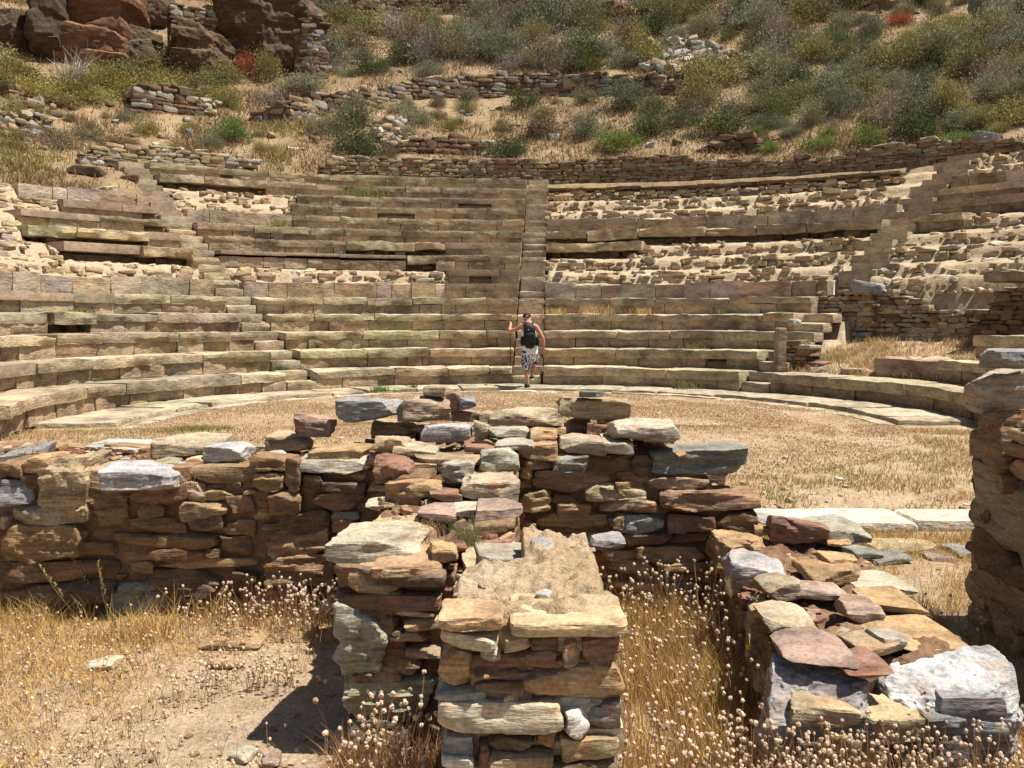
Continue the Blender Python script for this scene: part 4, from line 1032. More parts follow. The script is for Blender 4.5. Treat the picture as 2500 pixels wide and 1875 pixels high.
def build_grass():
    r = np.random.RandomState(5)
    # hillside
    mb = MB(); n = 620000
    y = r.uniform(14, 66, n); x = r.uniform(-1, 1, n)*(.62*y)
    R, th = polar(x, y); ok = ((R > 18.3) | ((np.degrees(th) < -42.5) & (R > 15.4)))
    ok &= r.rand(n) < np.clip(.55+noise2(x, y, 1.6, 61, 3)*1.3, .05, 1)*np.where(x < -8, 1.0, .6)
    x, y = x[ok], y[ok]; P = np.stack([x, y, T(x, y)-.02], 1); n = len(x)
    lf = np.clip(noise2(x, y, 4, 67, 2)*1.5+(R[ok] < 18)*.4, 0, 1)*(x < -8)
    col = straw(n, r, (.22, .14, .07), (.44, .31, .15)); col = col*(1-lf[:, None]*.7)+np.array([.30, .27, .09])*lf[:, None]*.7
    blades(mb, P, r.uniform(.06, .26, n)*(1+.9*np.clip(noise2(x, y, .9, 63, 2), 0, 1)), r.uniform(.010, .026, n), col, .9, r)
    tag(mb.build('hillside_dry_grass', M_DRY, smooth=False), kind='stuff', label='orange dry grass covering the hillside between the shrubs', cat='grass')
    # orchestra floor
    mb = MB(); n = 190000
    a = r.uniform(0, 2*PI, n); q = 6.05*np.sqrt(r.rand(n)); x = CX+q*np.sin(a); y = CY+q*np.cos(a)
    ok = r.rand(n) < np.clip(.72+noise2(x, y, 1.3, 71, 3)*1.1+np.where(y > 15.5, .3, 0), .2, 1)*(1-.75*np.exp(-((q-5.1)/.16)**2)*(a > .6)*(a < 2.1)); x, y = x[ok], y[ok]; n = len(x)
    gz = np.exp(-((x-2.3)**2/3.5+(y-8.9)**2/.35)); gl = np.exp(-((x+4.6)**2/.25+(y-12.9)**2/.18))
    col = straw(n, r, (.36, .24, .12), (.47, .33, .18)); gm = np.clip(gz*.9*r.rand(n)+gl*1.5, 0, 1)[:, None]; col = col*(1-gm)+np.array([.19, .20, .06])*gm
    blades(mb, np.stack([x, y, T(x, y)-.01], 1), r.uniform(.012, .042, n)*(1+2*gl), r.uniform(.004, .008, n), col, 1.0, r)
    # flat strip before the orchestra
    n = 130000; x = r.uniform(-7.2, 7.2, n); y = r.uniform(5.9, 13.6, n); qq = np.hypot(x-CX, y-CY); ok = ((qq > 6.0) | (y < 9)) & ~((qq > 5.6) & (qq < 7.6) & (y > 13.2)) & (qq < 9) & ~((np.abs(y-6.8) < .32) & (x > 1.85)); ok &= r.rand(n) < np.clip(.6+noise2(x, y, .6, 73, 3)*1.6, .1, 1)
    x, y = x[ok], y[ok]; n = len(x)
    gm = (np.clip(noise2(x, y, .8, 75, 2)+.25, 0, 1)*.9)[:, None]; col = straw(n, r)*(1-gm)+np.array([.26, .24, .07])*gm
    blades(mb, np.stack([x, y, T(x, y)-.01], 1), r.uniform(.03, .09, n), r.uniform(.003, .006, n), col, .9, r)
    # grass of the right wing terrace and along the seats
    n = 26000; th = np.radians(r.uniform(48, 88, n)); q = r.uniform(7.95, 10.4, n); x, y = WP(q, th)
    ok = r.rand(n) < np.clip(.6+noise2(x, y, .7, 79, 3)*1.4, .1, 1); x, y = x[ok], y[ok]; n = len(x)
    gm = (np.clip(noise2(x, y, 1.0, 81, 2)*1.3-.1, 0, .8))[:, None]; col = straw(n, r, (.44, .30, .14), (.62, .48, .27))*(1-gm)+np.array([.24, .23, .08])*gm
    blades(mb, np.stack([x, y, T(x, y)-.02], 1), r.uniform(.06, .22, n), r.uniform(.006, .011, n), col, .8, r)
    tag(mb.build('orchestra_dry_grass', M_DRY, smooth=False), kind='stuff', label='short straw-coloured grass of the orchestra floor', cat='grass')
    # foreground
    mb = MB()
    def patch(x0, x1, y0, y1, n, hr, dens, cola=(.46, .29, .10), colb=(.72, .51, .20), w=(.0011, .0024), lean=.8, green=.03):
        x = r.uniform(x0, x1, n); y = r.uniform(y0, y1, n); s = S(x, y)
        ok = (s < -1) & (r.rand(n) < dens(x, y)); x, y = x[ok], y[ok]; k = len(x)
        blades(mb, np.stack([x, y, T(x, y)-.01], 1), r.uniform(hr[0], hr[1], k)*r.uniform(.6, 1, k), r.uniform(w[0], w[1], k), straw(k, r, cola, colb, green), lean, r)
    bare = lambda x, y: np.clip(((x+1.05)/.80)**2+((y-3.40)/1.0)**2-.62+noise2(x, y, .25, 91, 3)*1.0, .03, 1)
    patch(-3.4, -.55, 2.4, 4.66, 80000, (.012, .05), bare, lean=1.5)
    patch(-3.4, -1.3, 2.4, 4.66, 26000, (.02, .085), lambda x, y: np.clip(-1.15-x+noise2(x, y, .3, 93, 2)*.8, 0, 1), lean=1.3)
    patch(-3.0, -.62, 4.25, 4.66, 5000, (.05, .25), lambda x, y: np.clip(.3+noise2(x, y, .2, 95, 2), 0, 1))
    patch(.28, 1.1, 2.2, 4.66, 42000, (.04, .22), lambda x, y: np.clip(.6+noise2(x, y, .25, 97, 2)*.7, .15, 1), lean=.6)
    patch(.8, 2.4, 1.9, 2.75, 22000, (.06, .30), lambda x, y: np.clip(.85+noise2(x, y, .25, 99, 2)*.5, .2, 1), lean=.6)
    patch(1.6, 2.42, 2.7, 4.7, 26000, (.02, .10), lambda x, y: np.clip(.75+noise2(x, y, .3, 101, 2), .1, 1), green=.10)
    patch(1.4, 4.2, 4.7, 6.5, 42000, (.02, .11), lambda x, y: np.clip(.62+noise2(x, y, .4, 102, 2), .08, 1), green=.12)
    patch(-.64, -.16, 2.5, 3.15, 5000, (.04, .22), lambda x, y: np.clip(.5+noise2(x, y, .2, 103, 2), .05, 1), cola=(.34, .17, .08), colb=(.5, .32, .16))
    tag(mb.build('foreground_dry_grass', M_DRY, smooth=False), kind='stuff', label='golden dry grass on the ground around the foreground walls', cat='grass')

def ico():
    import bmesh
    bm = bmesh.new(); bmesh.ops.create_icosphere(bm, subdivisions=2, radius=1)
    v = np.array([x.co[:] for x in bm.verts]); f = np.array([[y.index for y in x.verts] for x in bm.faces]); bm.free(); return v, f
def build_clover():
    """white downy seedheads on thin stalks"""
    r = np.random.RandomState(19); IV, IF = ico(); hd = MB(); stl = MB()
    def plants(n, fx, hr, rad=(.0052, .0084), col=(.66, .575, .465)):
        for i in range(n):
            x, y, k = fx()
            if S(np.array([x]), np.array([y]))[0] > -1: continue
            g = float(T(np.array([x]), np.array([y]))[0])
            for j in range(k):
                h = r.uniform(*hr); a = r.uniform(0, 6.28); l = h*r.uniform(.05, .5)
                top = np.array([x+l*math.cos(a), y+l*math.sin(a), g+h]); b = np.array([x+r.normal()*.01, y+r.normal()*.01, g-.01]); m = (b+top)/2+np.array([0, 0, h*.08])
                w = np.array([.0009, 0, 0])
                c = np.array([.36, .22, .11])*r.uniform(.7, 1.3)
                stl.add([b-w, b+w, m+w, m-w, top+w*.8, top-w*.8], [(0, 1, 2, 3), (3, 2, 4, 5)], col=c)
                R = r.uniform(*rad)*(1 if r.rand() < .7 else r.uniform(.5, .9)); v = IV*(1+r.uniform(-.22, .30, (len(IV), 1)))*np.array([1, 1, 1.15])*R
                hd.add(v+top, tris=IF, col=np.clip(np.array(col)*(r.uniform(.8, 1.1) if r.rand() < .8 else r.uniform(.4, .7))*np.array([1, 1, r.uniform(.85, 1.05)]), 0, .8))
    U = r.uniform
    plants(760, lambda: (U(.75, 2.2), U(2.0, 2.72), r.randint(2, 6)), (.12, .36), (.0045, .0075))
    plants(260, lambda: (U(.32, 1.0), U(2.1, 2.9), r.randint(1, 5)), (.10, .34))
    plants(190, lambda: (U(.32, 1.05), U(2.9, 4.6), r.randint(1, 4)), (.12, .38))
    plants(60, lambda: (U(.6, 1.1), U(3.9, 4.62), r.randint(1, 4)), (.15, .42))
    plants(95, lambda: (-1.05+r.normal()*.28, 4.42+r.normal()*.12, r.randint(2, 6)), (.08, .26))
    plants(26, lambda: (-.72+r.normal()*.07, 4.1+r.normal()*.3, r.randint(2, 6)), (.1, .34))
    plants(36, lambda: (-1.15+r.normal()*.14, 3.75+r.normal()*.1, r.randint(2, 6)), (.05, .13))
    plants(190, lambda: (U(-2.6, -1.25), U(2.9, 4.5), r.randint(1, 4)), (.04, .12), (.0045, .007))
    plants(120, lambda: (U(-2.2, -.75), U(2.5, 3.2), r.randint(1, 4)), (.04, .11), (.0045, .007))
    plants(34, lambda: (-.42+r.normal()*.10, 2.85+r.normal()*.10, r.randint(2, 6)), (.10, .33), (.0065, .0095))
    plants(40, lambda: (U(1.75, 2.4), U(3.0, 4.6), r.randint(1, 4)), (.06, .2))
    for n, mb, l in (('clover_seedheads', hd, 'round white downy seedheads of dried clover around the walls'), ('clover_stalks', stl, 'thin brown stalks under the white clover seedheads')):
        tag(mb.build(n, M_DRY, smooth=False), kind='stuff', label=l, cat='clover')

def stalk(px, py, top, label, name, style, seed):
    """a single tall weed: px,py foot in the 2212 view; top = its tip there"""
    r = np.random.RandomState(seed); P = surf_hit(px*K2, py*K2); mb = MB()
    Tp = on_y(ray2(*top), P[1]-.03)-P; n = 9
    ts = np.linspace(0, 1, n); C = np.stack([Tp*t+np.array([0, -.02, 0])*math.sin(t*3.1) for t in ts]); L = np.linalg.norm(Tp)
    for i in range(n-1):
        a, b = C[i], C[i+1]; w = .0022*(1-ts[i]*.6)
        for s in (np.array([w, 0, 0]), np.array([0, w, 0])): mb.add([a-s, a+s, b+s*.9, b-s*.9], [(0, 1, 2, 3)], col=(.30, .27, .12))
    if style == 'spike':
        for t in np.linspace(.45, 1, 34):
            c = Tp*t; a = r.uniform(0, 6.28); d = np.array([math.cos(a)*.012, math.sin(a)*.012, .010]); s = np.array([.0035, 0, .001])
            mb.add([c, c+d*.5-s, c+d, c+d*.5+s], [(0, 1, 2, 3)], col=np.array([.50, .42, .14])*r.uniform(.7, 1.3))
        for t in np.linspace(.05, .4, 20):
            c = Tp*t; a = r.uniform(0, 6.28); d = np.array([math.cos(a)*.05, math.sin(a)*.05, .02]); s = np.array([.003, 0, 0])
            mb.add([c, c+d*.5-s, c+d, c+d*.5+s], [(0, 1, 2, 3)], col=np.array([.12, .15, .06])*r.uniform(.7, 1.3))
    elif style == 'oat':
        for t in np.linspace(.45, 1, 16):
            c = Tp*t; a = r.uniform(0, 6.28); d = np.array([math.cos(a)*.035, math.sin(a)*.02, -.012]); e = c+d; s = np.array([.0035, 0, .002])
            mb.add([c, c+np.array([.001, 0, 0]), e+np.array([.001, 0, 0]), e], [(0, 1, 2, 3)], col=(.5, .42, .22))
            mb.add([e, e+np.array([.004, 0, -.012])-s, e+np.array([.008, 0, -.026]), e+np.array([.004, 0, -.012])+s], [(0, 1, 2, 3)], col=np.array([.62, .55, .34])*r.uniform(.8, 1.15))
    elif style == 'foxtail':
        for k in range(130):
            t = r.uniform(.72, 1); c = Tp*t; d = r.normal(size=3)*.012+np.array([0, 0, .03]); s = np.array([.0007, 0, 0])
            mb.add([c-s, c+s, c+d], None, [(0, 1, 2)], col=np.array([.62, .50, .28])*r.uniform(.75, 1.2))
    elif style == 'flower':
        for t in np.linspace(.2, .9, 9):
            c = Tp*t; a = r.uniform(0, 6.28); d = np.array([math.cos(a)*.05, math.sin(a)*.03, .03]); s = np.array([.0012, 0, 0]); mb.add([c-s, c+s, c+d+s, c+d-s], [(0, 1, 2, 3)], col=(.18, .22, .08))
            for k in range(3):
                e = c+d+r.normal(size=3)*.004; s2 = r.normal(size=3)*.006; s3 = r.normal(size=3)*.006; mb.add([e-s2, e-s3, e+s2, e+s3], [(0, 1, 2, 3)], col=(.65, .52, .04) if t > .6 else (.2, .25, .08))
    o = mb.build(name, M_DRY, smooth=False); o.location = P; tag(o, label, 'plant')

def tuft(P, n, h, w, col, label, name='grass_tuft', seed=1, spread=.05, cat='grass tuft', lean=.9):
    r = np.random.RandomState(seed); mb = MB()
    B = np.zeros((n, 3)); B[:, :2] = r.normal(size=(n, 2))*spread; B[:, 2] = -.015
    blades(mb, B, r.uniform(h*.4, h, n), r.uniform(w*.6, w, n), np.array(col)*r.uniform(.65, 1.35, (n, 1)), lean, r)
    o = mb.build(name, M_DRY, smooth=False); o.location = P; tag(o, label, cat)
def build_weeds():
    stalk(232, 1330, (140, 1180), 'tall weed with a yellow seed spike in front of the long wall, tallest of three', 'weed', 'spike', 1)
    stalk(180, 1345, (86, 1222), 'weed with a yellow seed spike leaning to the photo\'s left edge', 'weed', 'spike', 2)
    stalk(238, 1345, (212, 1212), 'upright weed with a pale yellow seed spike and leafy foot', 'weed', 'spike', 3)
    stalk(425, 1335, (492, 1262), 'single wild oat stem bending over at the foot of the long wall', 'wild_oat', 'oat', 4)
    stalk(1595, 1375, (1572, 1260), 'feathery foxtail barley standing beside the low wall', 'foxtail_grass', 'foxtail', 5)
    stalk(1560, 1345, (1590, 1262), 'second feathery foxtail closer to the pier', 'foxtail_grass', 'foxtail', 6)
    stalk(1625, 1420, (1660, 1335), 'foxtail leaning against the low wall', 'foxtail_grass', 'foxtail', 7)
    stalk(1520, 1560, (1640, 1370), 'green stem with tiny yellow flowers beside the low wall', 'mustard_plant', 'flower', 8)
    P = surf_hit(*zp('B', 1085, 1040)); tuft(P, 420, .13, .0011, (.26, .24, .11), 'dry green-grey grass tuft growing in the middle of the spur', seed=3, spread=.028)
    P = surf_hit(*zp('B', 850, 1010)); tuft(P, 120, .12, .001, (.42, .27, .14), 'thin brown grass tuft beside the big pale boulder', seed=4, spread=.03)
    rnd = random.Random(8)
    for i, (x, y, l) in enumerate([(150, 985, 'behind the big upright brown block'), (60, 985, 'at the grey slab by the left edge'), (320, 985, 'by the grey-topped brown boulder'), (400, 1040, 'on the soil beside the green slates'),
                                   (545, 1010, 'above the dip in the wall'), (760, 925, 'under the blue-grey boulder'), (975, 1010, 'in front of the whitish layered stone'), (1330, 905, 'beside the red stones of the crest')]):
        P = surf_hit(x*K2, y*K2)
        if P is not None: tuft(P, 90, .10, .0012, (.40, .24, .12), 'dry reddish weed on the long wall '+l, 'dry_weed', 20+i, .05, 'weed')
    # green plants rooted in the joints of the seats
    spots = [(977, 548, 40, (.07, .13, .035), 'larger of two dark green plants on the broken row left of the centre stair'), (948, 584, 24, (.07, .13, .035), 'small dark green plant under the larger one left of the centre stair'),
             (605, 770, 34, (.07, .14, .05), 'leafy green plant hanging at the foot of the left stairway'), (208, 812, 18, (.12, .2, .05), 'light green sprig in a dark gap of the second seat row'),
             (1690, 665, 24, (.10, .2, .04), 'bright green fig sprout near the right end of the fifth row'), (1337, 789, 22, (.07, .12, .04), 'small green plant on the lowest rows right of the walker'),
             (893, 838, 18, (.12, .2, .06), 'green sprig on the orchestra kerb behind the blue-grey boulder'), (822, 845, 40, (.13, .2, .05), 'patch of green weeds on the kerb behind the wall crest'),
             (810, 735, 16, (.09, .15, .05), 'tiny plant on the third seat row, middle of the left block'), (390, 690, 26, (.24, .22, .08), 'yellowish weeds on the fourth row near the left stairway'),
             (172, 662, 40, (.24, .22, .08), 'yellowish weeds between the blocks of the fifth row at the left'), (1495, 735, 60, (.2, .18, .07), 'dry weeds along the third seat row right of the walker'),
             (1560, 655, 40, (.17, .18, .06), 'olive weeds on the fifth row near the rubble corner'), (1490, 835, 60, (.22, .2, .09), 'wispy dry plant at the foot of the lowest row on the right'),
             (600, 475, 60, (.22, .22, .08), 'dry yellow-green grass on the ledge above the broken row, left side'), (790, 410, 90, (.17, .2, .06), 'strip of green grass on the upper seats left of the centre stair'),
             (835, 584, 22, (.18, .2, .06), 'faint green sprig on the rubble left of the centre stair'), (735, 575, 22, (.18, .19, .08), 'wispy sprig on the thin recast kerb'),
             (1215, 405, 40, (.4, .31, .14), 'dry straw tuft at the head of the centre stairway'), (1200, 668, 50, (.46, .36, .17), 'straw-coloured grass on the fifth row just right of the centre stair'),
             (1290, 665, 70, (.5, .4, .2), 'straw-coloured grass on the fifth row, middle of the right block'), (1390, 668, 50, (.46, .36, .17), 'straw-coloured grass on the fifth row, farthest from the centre stair')]
    for i, (x, y, w, c, l) in enumerate(spots):
        d = ray2(x, y); s = np.arange(12, 40, .01); P = EYE+d[None]*s[:, None]; R, th = polar(P[:, 0], P[:, 1])
        z = np.where(R > R1, RISE*np.clip(np.floor((R-R1)/TREAD)+1, 0, 15), 0); b = P[:, 2] < z; Q = P[int(np.argmax(b))]
        ww = w/(FPX*.8848)*Q[1]; Q = Q-d/np.linalg.norm(d)*.10; rq = float(polar(Q[0], Q[1])[0]); Q[2] = RISE*max(0, min(15, math.floor((rq-R1)/TREAD)+1)) if rq > R1 else .02
        tuft(Q, int(90+w*3), max(.10, ww*.38), .008, c, l, 'wild_plant', 60+i, ww*.26, 'plant')

def build_pebbles():
    rnd = random.Random(23); mb = MB()
    def sc(n, x0, x1, y0, y1, sz, cols, top=False, zoff=0.):
        for i in range(n):
            x, y = rnd.uniform(x0, x1), rnd.uniform(y0, y1); s = float(S(np.array([x]), np.array([y]))[0])
            if top != (s > -1): continue
            z = s-.03 if top else float(T(np.array([x]), np.array([y]))[0]); L = sz[0]*(sz[1]/sz[0])**(rnd.random()**1.8)
            rock(mb, (x, y, z+L*.1), (L, L*rnd.uniform(.5, .9), L*rnd.uniform(.25, .55)), nn=(3, 3, 3), seed=rnd.randrange(10**8), rot=(rnd.uniform(-.3, .3), rnd.uniform(-.3, .3), rnd.uniform(0, 6)), chips=4, rough=.08, strata=0, col=tint(rnd.choice(cols), rnd))
    sc(800, -2.2, -.4, 2.5, 4.6, (.006, .035), 'TCTLBP')
    sc(900, -3.4, 1.3, 4.75, 5.8, (.012, .09), 'OTCRBPG', True); sc(420, -.6, .02, 3.2, 4.7, (.01, .07), 'OTCRP', True); sc(500, .9, 1.85, 3.15, 4.7, (.01, .07), 'ORRTBC', True)
    sc(420, -.17, .29, 2.35, 3.3, (.006, .045), 'CCTNT', True)
    sc(160, -5.5, 5.5, 8, 19.5, (.02, .09), 'CLWT'); sc(90, 1.8, 4, 5, 9, (.02, .10), 'CLWT')
    tag(mb.build('gravel', M_STONE, sharp=40), kind='stuff', label='scattered pebbles and chips of stone on soil and wall tops', cat='gravel')
# ================================================================== hillside masonry, cliff, rubble
def pts_hit(L): 
    out = []
    for px, b, t in L:
        P = hit(px, b); out.append((P[0], P[1], P[2]-.15, on_y(ray2(px, t), P[1])[2]))
    return out
def pts_R(L, R):
    out = []
    for px, b, t in L:
        b += 9*(R > 18); th = pxth(px, R); x, y = map(float, WP(R, th))
        out.append((x, y, on_y(ray2(px, b), y)[2], on_y(ray2(px, t), y)[2]))
    return out
def far_stone(px, py, w, h, c, name, label, dep=None, P=None, seed=0, n=(14, 10, 8), rough=.07, chips=12, cmin=.62, st=.05, lay=.12):
    P = hit(px, py) if P is None else P
    k = P[1]/(FPX*.8848); mb = MB(); W, H = w*k, h*k; dp = dep or W*.7
    rock(mb, (0, 0, H/2), (W, dp, H*1.1), nn=n, seed=int(px*7+py)+seed, rot=(random.uniform(-.1, .1), random.uniform(-.08, .08), random.uniform(-.3, .3)), p=16, chips=chips, cmin=cmin, rough=rough, strata=st, lay=lay, taper=.2, col=tint(c))
    o = mb.build(name, M_FAR, sharp=40); o.location = (P[0], P[1]+dp*.3, P[2]-.03); return tag(o, label, 'stone')

def build_hill_masonry():
    drywall('retaining_wall', 'long dry-stone retaining wall curving behind the top of the seats', pts_R([(705, 378, 352), (760, 380, 336), (1000, 390, 343), (1250, 390, 345), (1330, 388, 340), (1400, 385, 334), (1470, 384, 338), (1520, 382, 346), (1640, 378, 343), (1760, 374, 336), (1840, 372, 326), (1900, 370, 311), (2000, 366, 299), (2110, 360, 297), (2212, 352, 306), (2320, 348, 312)], 18.15),
            .5, (.06, .15), (.16, .52), ((.30, .215, .125), (.34, .25, .15), (.27, .185, .105), (.36, .285, .18), (.31, .20, .11), (.30, .27, .19)), 3, (6, 3, 4), .05)
    drywall('terrace_wall', 'middle dry-stone terrace wall, ragged and sloping down to a broken end', pts_hit([(548, 264, 246), (580, 266, 228), (615, 266, 212), (660, 262, 203), (700, 250, 203), (770, 234, 196), (830, 224, 190), (880, 218, 178), (940, 214, 166), (1010, 210, 160), (1100, 207, 157), (1200, 208, 157), (1330, 208, 159), (1475, 208, 166)]), .6, (.12, .26), (.2, .75), 'BTDCGNDB', 4, (5, 3, 3), .10)
    drywall('terrace_wall', 'topmost dry-stone terrace wall at the upper edge of the photo, above the scattered scrub', pts_hit([(655, 44, 2), (740, 36, -6), (850, 34, -8), (980, 32, -8), (1100, 40, -4), (1200, 42, 0), (1300, 46, 8), (1340, 52, 14), (1405, 66, 20)]), .6, (.14, .3), (.25, .85), 'BTDOBD', 5, (5, 3, 3), .10)
    drywall('terrace_wall', 'short piece of terrace wall beside the rusty red bush at the top edge', pts_hit([(1790, 20, -4), (1920, 22, -4)]), .6, (.14, .3), (.25, .85), 'BTDB', 6, (4, 3, 3), .1)
    drywall('low_wall', 'low curved dry-stone wall above the left end of the uppermost seats', pts_R([(200, 352, 326), (220, 352, 312), (270, 352, 311), (340, 352, 318), (430, 354, 322), (500, 356, 331), (560, 357, 345)], 17.95), .5, (.07, .16), (.2, .6), 'CTCNWT', 7, (6, 3, 4), .06)
    drywall('low_wall', 'low stack of thin pale slabs ending the broken seats at the left edge', pts_R([(-40, 492, 430), (60, 490, 425), (140, 486, 428), (215, 474, 432), (290, 470, 446)], 14.5), .6, (.05, .10), (.2, .6), 'CTNTL', 8, (6, 3, 3), .05)
    drywall('ruined_hut_wall', 'ruined square of dark stacked stones standing alone on the left slope', pts_hit([(290, 247, 190), (310, 247, 179), (400, 250, 180), (418, 250, 196), (436, 250, 216)]), 1.3, (.12, .24), (.3, .8), 'DBKBDN', 9, (5, 3, 3), .06)
    drywall('ruined_pillar', 'small stump of dark stacked stones near the left edge of the hillside', pts_hit([(22, 218, 182), (50, 218, 186)]), .8, (.12, .2), (.3, .6), 'DBG', 10, (5, 3, 3), .05)
    drywall('ruined_wall', 'leaning heap of stacked slabs right of the dark stone stump', pts_hit([(82, 226, 212), (112, 226, 201), (150, 224, 204)]), .8, (.1, .18), (.3, .7), 'CBGN', 12, (5, 3, 3), .05)
    drywall('ruined_wall', 'shaded remnant wall just behind the retaining wall, by the dark bush', pts_hit([(845, 332, 322), (880, 333, 296), (940, 335, 290), (1000, 336, 297), (1050, 336, 312)]), .6, (.12, .22), (.25, .7), 'BDBTR', 13, (5, 3, 3), .12)
    drywall('ruined_wall', 'shaded remnant wall with a standing stone behind the retaining wall', pts_hit([(1505, 330, 318), (1560, 332, 296), (1600, 333, 292), (1622, 333, 285)]), .6, (.12, .22), (.25, .7), 'DBDR', 14, (5, 3, 3), .1)
    drywall('stone_rib', 'narrow rib of stacked pale stones running down the right end of the cliff', pts_hit([(640, 170, 60), (672, 172, 30), (705, 172, 44)]), 1.0, (.12, .24), (.2, .7), 'DBNGD', 15, (5, 3, 3), .7)
    drywall('ruined_wall', 'patch of stacked stones filling a gap high in the cliff', pts_hit([(378, 150, 10), (468, 150, 18)]), 1.0, (.12, .24), (.2, .7), 'DBNB', 16, (5, 3, 3), .3)
    # cliff
    for (x0, y0, x1, y1, c, lab, dep) in ((52, -60, 128, 128, (0.08, 0.06, 0.04), 'dark split column of the cliff at the far left', 3.5), (112, -60, 285, 132, (0.188, 0.092, 0.044), 'broad reddish cliff face with a diagonal crack', 5), (105, 62, 260, 140, (0.2, 0.112, 0.056), 'lower ochre ledge of the cliff behind the silvery bush', 3.5),
            (250, 66, 342, 164, (0.152, 0.104, 0.06), 'pale-topped boulder at the foot of the cliff', 3.2), (338, 74, 482, 170, (0.132, 0.084, 0.048), 'large square boulder beneath the cliff, right of the pale-topped one', 3.5), (270, -50, 350, 60, (0.112, 0.072, 0.04), 'dark notched rock between the reddish face and the stacked stones', 4),
            (465, -60, 680, 160, (0.104, 0.068, 0.04), 'dark overhanging rock mass at the right end of the cliff', 5), (468, 20, 540, 90, (0.208, 0.144, 0.08), 'ochre knob bulging from the dark rock mass', 3), (-40, 24, 60, 100, (0.128, 0.08, 0.048), 'low dark outcrop at the upper left corner', 3), (440, 118, 500, 160, (0.136, 0.088, 0.048), 'small boulder at the foot of the dark rock mass', 2)):
        far_stone((x0+x1)/2, y1, x1-x0, y1-y0, c, 'cliff_rock', lab, dep, n=(70, 36, 64), rough=.05, chips=30, cmin=.58, st=.9, lay=.55)['category'] = 'rock'
    # single pale stones on the hill
    for x, y, w, h, c, lab in ((1272, 118, 44, 13, 'W', 'flat grey-white block propped on the slope left of the rubble heap'), (1208, 62, 26, 10, 'W', 'white flat stone lying high on the scrub slope'), (935, 172, 34, 9, 'T', 'flat tan stone on the slope above the middle terrace wall'), (1142, 42, 18, 14, 'W', 'white stone below the topmost terrace wall'),
            (1196, 302, 24, 14, 'W', 'white stone by the brownish bush on the bare terrace'), (1165, 296, 22, 16, 'G', 'grey stone on the bare terrace'), (852, 320, 40, 14, 'C', 'pale slab at the foot of the bare terrace track'), (1052, 318, 30, 16, 'C', 'pale stone left of the round green bush'), (2135, 306, 56, 22, 'G', 'rounded grey boulder sitting on top of the retaining wall'),
            (2010, 303, 36, 10, 'C', 'flat stone on the highest stretch of the retaining wall'), (725, 352, 44, 16, 'C', 'pale block at the left end of the retaining wall'), (1405, 320, 18, 14, 'W', 'white stone under the dark bush behind the retaining wall'), (405, 296, 20, 18, 'G', 'grey stone at the corner of the ruined hut'), (388, 330, 18, 12, 'W', 'small white stone below the ruined hut'),
            (632, 325, 22, 9, 'W', 'small white stone on the orange grass left of the dark bush'), (185, 378, 70, 18, 'D', 'dark flat rock under a green plant on the left slope'), (275, 388, 40, 12, 'D', 'dark rock left of the uppermost seats'), (228, 412, 34, 12, 'L', 'pale rock on the left slope near the recast steps'), (768, 140, 20, 10, 'W', 'small white stone beside the stone rib'),
            (2150, 34, 90, 60, 'G', 'dark blue-grey crag at the upper right corner'), (1225, 55, 40, 16, 'D', 'dark rock between leafless bushes, high on the slope'), (650, 160, 44, 14, 'W', 'white-topped block at the foot of the stone rib'), (1880, 632, 68, 24, 'G', 'rough grey block lying on the rubble wall corner in the right wing'), (1718, 700, 26, 12, 'W', 'white stone near the stone post')):
        P = None
        if y in (306, 303) or (x, y) in ((725, 352),):
            th = pxth(x, 18.3); yy = float(WP(18.3, th)[1]); P = on_y(ray2(x, y), yy)
        if y == 632 or y == 700:
            th = pxth(x, 10.6 if y == 632 else 8.9); yy = float(WP(10.6 if y == 632 else 8.9, th)[1]); P = on_y(ray2(x, y), yy)
        far_stone(x, y, w, h, c, 'stone', lab, P=P)
    # heaps
    rnd = random.Random(31)
    def heap(name, lab, n, x0, x1, y0, y1, sz, cols, seed):
        rn = random.Random(seed); mb = MB()
        for i in range(n):
            x, y = rn.uniform(x0, x1), rn.uniform(y0, y1)
            if ((x-(x0+x1)/2)/(x1-x0)*2)**2+((y-(y0+y1)/2)/(y1-y0)*2)**2 > 1.05: continue
            P = hit(x, y); L = rn.uniform(*sz)
            rock(mb, (P[0], P[1], P[2]+rn.uniform(0, .2)), (L, L*rn.uniform(.5, .9), L*rn.uniform(.2, .5)), nn=(5, 4, 3), seed=rn.randrange(10**8), rot=(rn.uniform(-.5, .5), rn.uniform(-.5, .5), rn.uniform(0, 6)), chips=6, rough=.08, strata=0, col=tint(rn.choice(cols), rn))
        c = hit((x0+x1)/2, (y0+y1)/2); return tag(mb.build(name, M_FAR, sharp=42, loc=tuple(c)), lab, 'rubble heap')
    heap('rubble_heap', 'pale heap of loose slabs on the slope above the middle terrace wall', 210, 1370, 1580, 94, 166, (.35, 1.0), 'WWCGNK', 41)
    heap('rubble_heap', 'smaller scatter of pale slabs peeping out right of the huge olive bush', 60, 1600, 1680, 118, 160, (.3, .8), 'WCGN', 42)
    heap('rubble_heap', 'spill of pale stones at the left edge of the hillside', 90, -30, 120, 222, 300, (.15, .55), 'CTNGB', 43)
    heap('rubble_heap', 'pale stones sliding down a gap in the bare terrace, right of the dark bush', 60, 800, 890, 262, 330, (.2, .6), 'WCCT', 44)
    heap('rubble_heap', 'stones tumbled from the right corner of the ruined hut', 34, 415, 470, 205, 250, (.3, .7), 'CTNB', 45)
    mb = MB(); rn = random.Random(46)
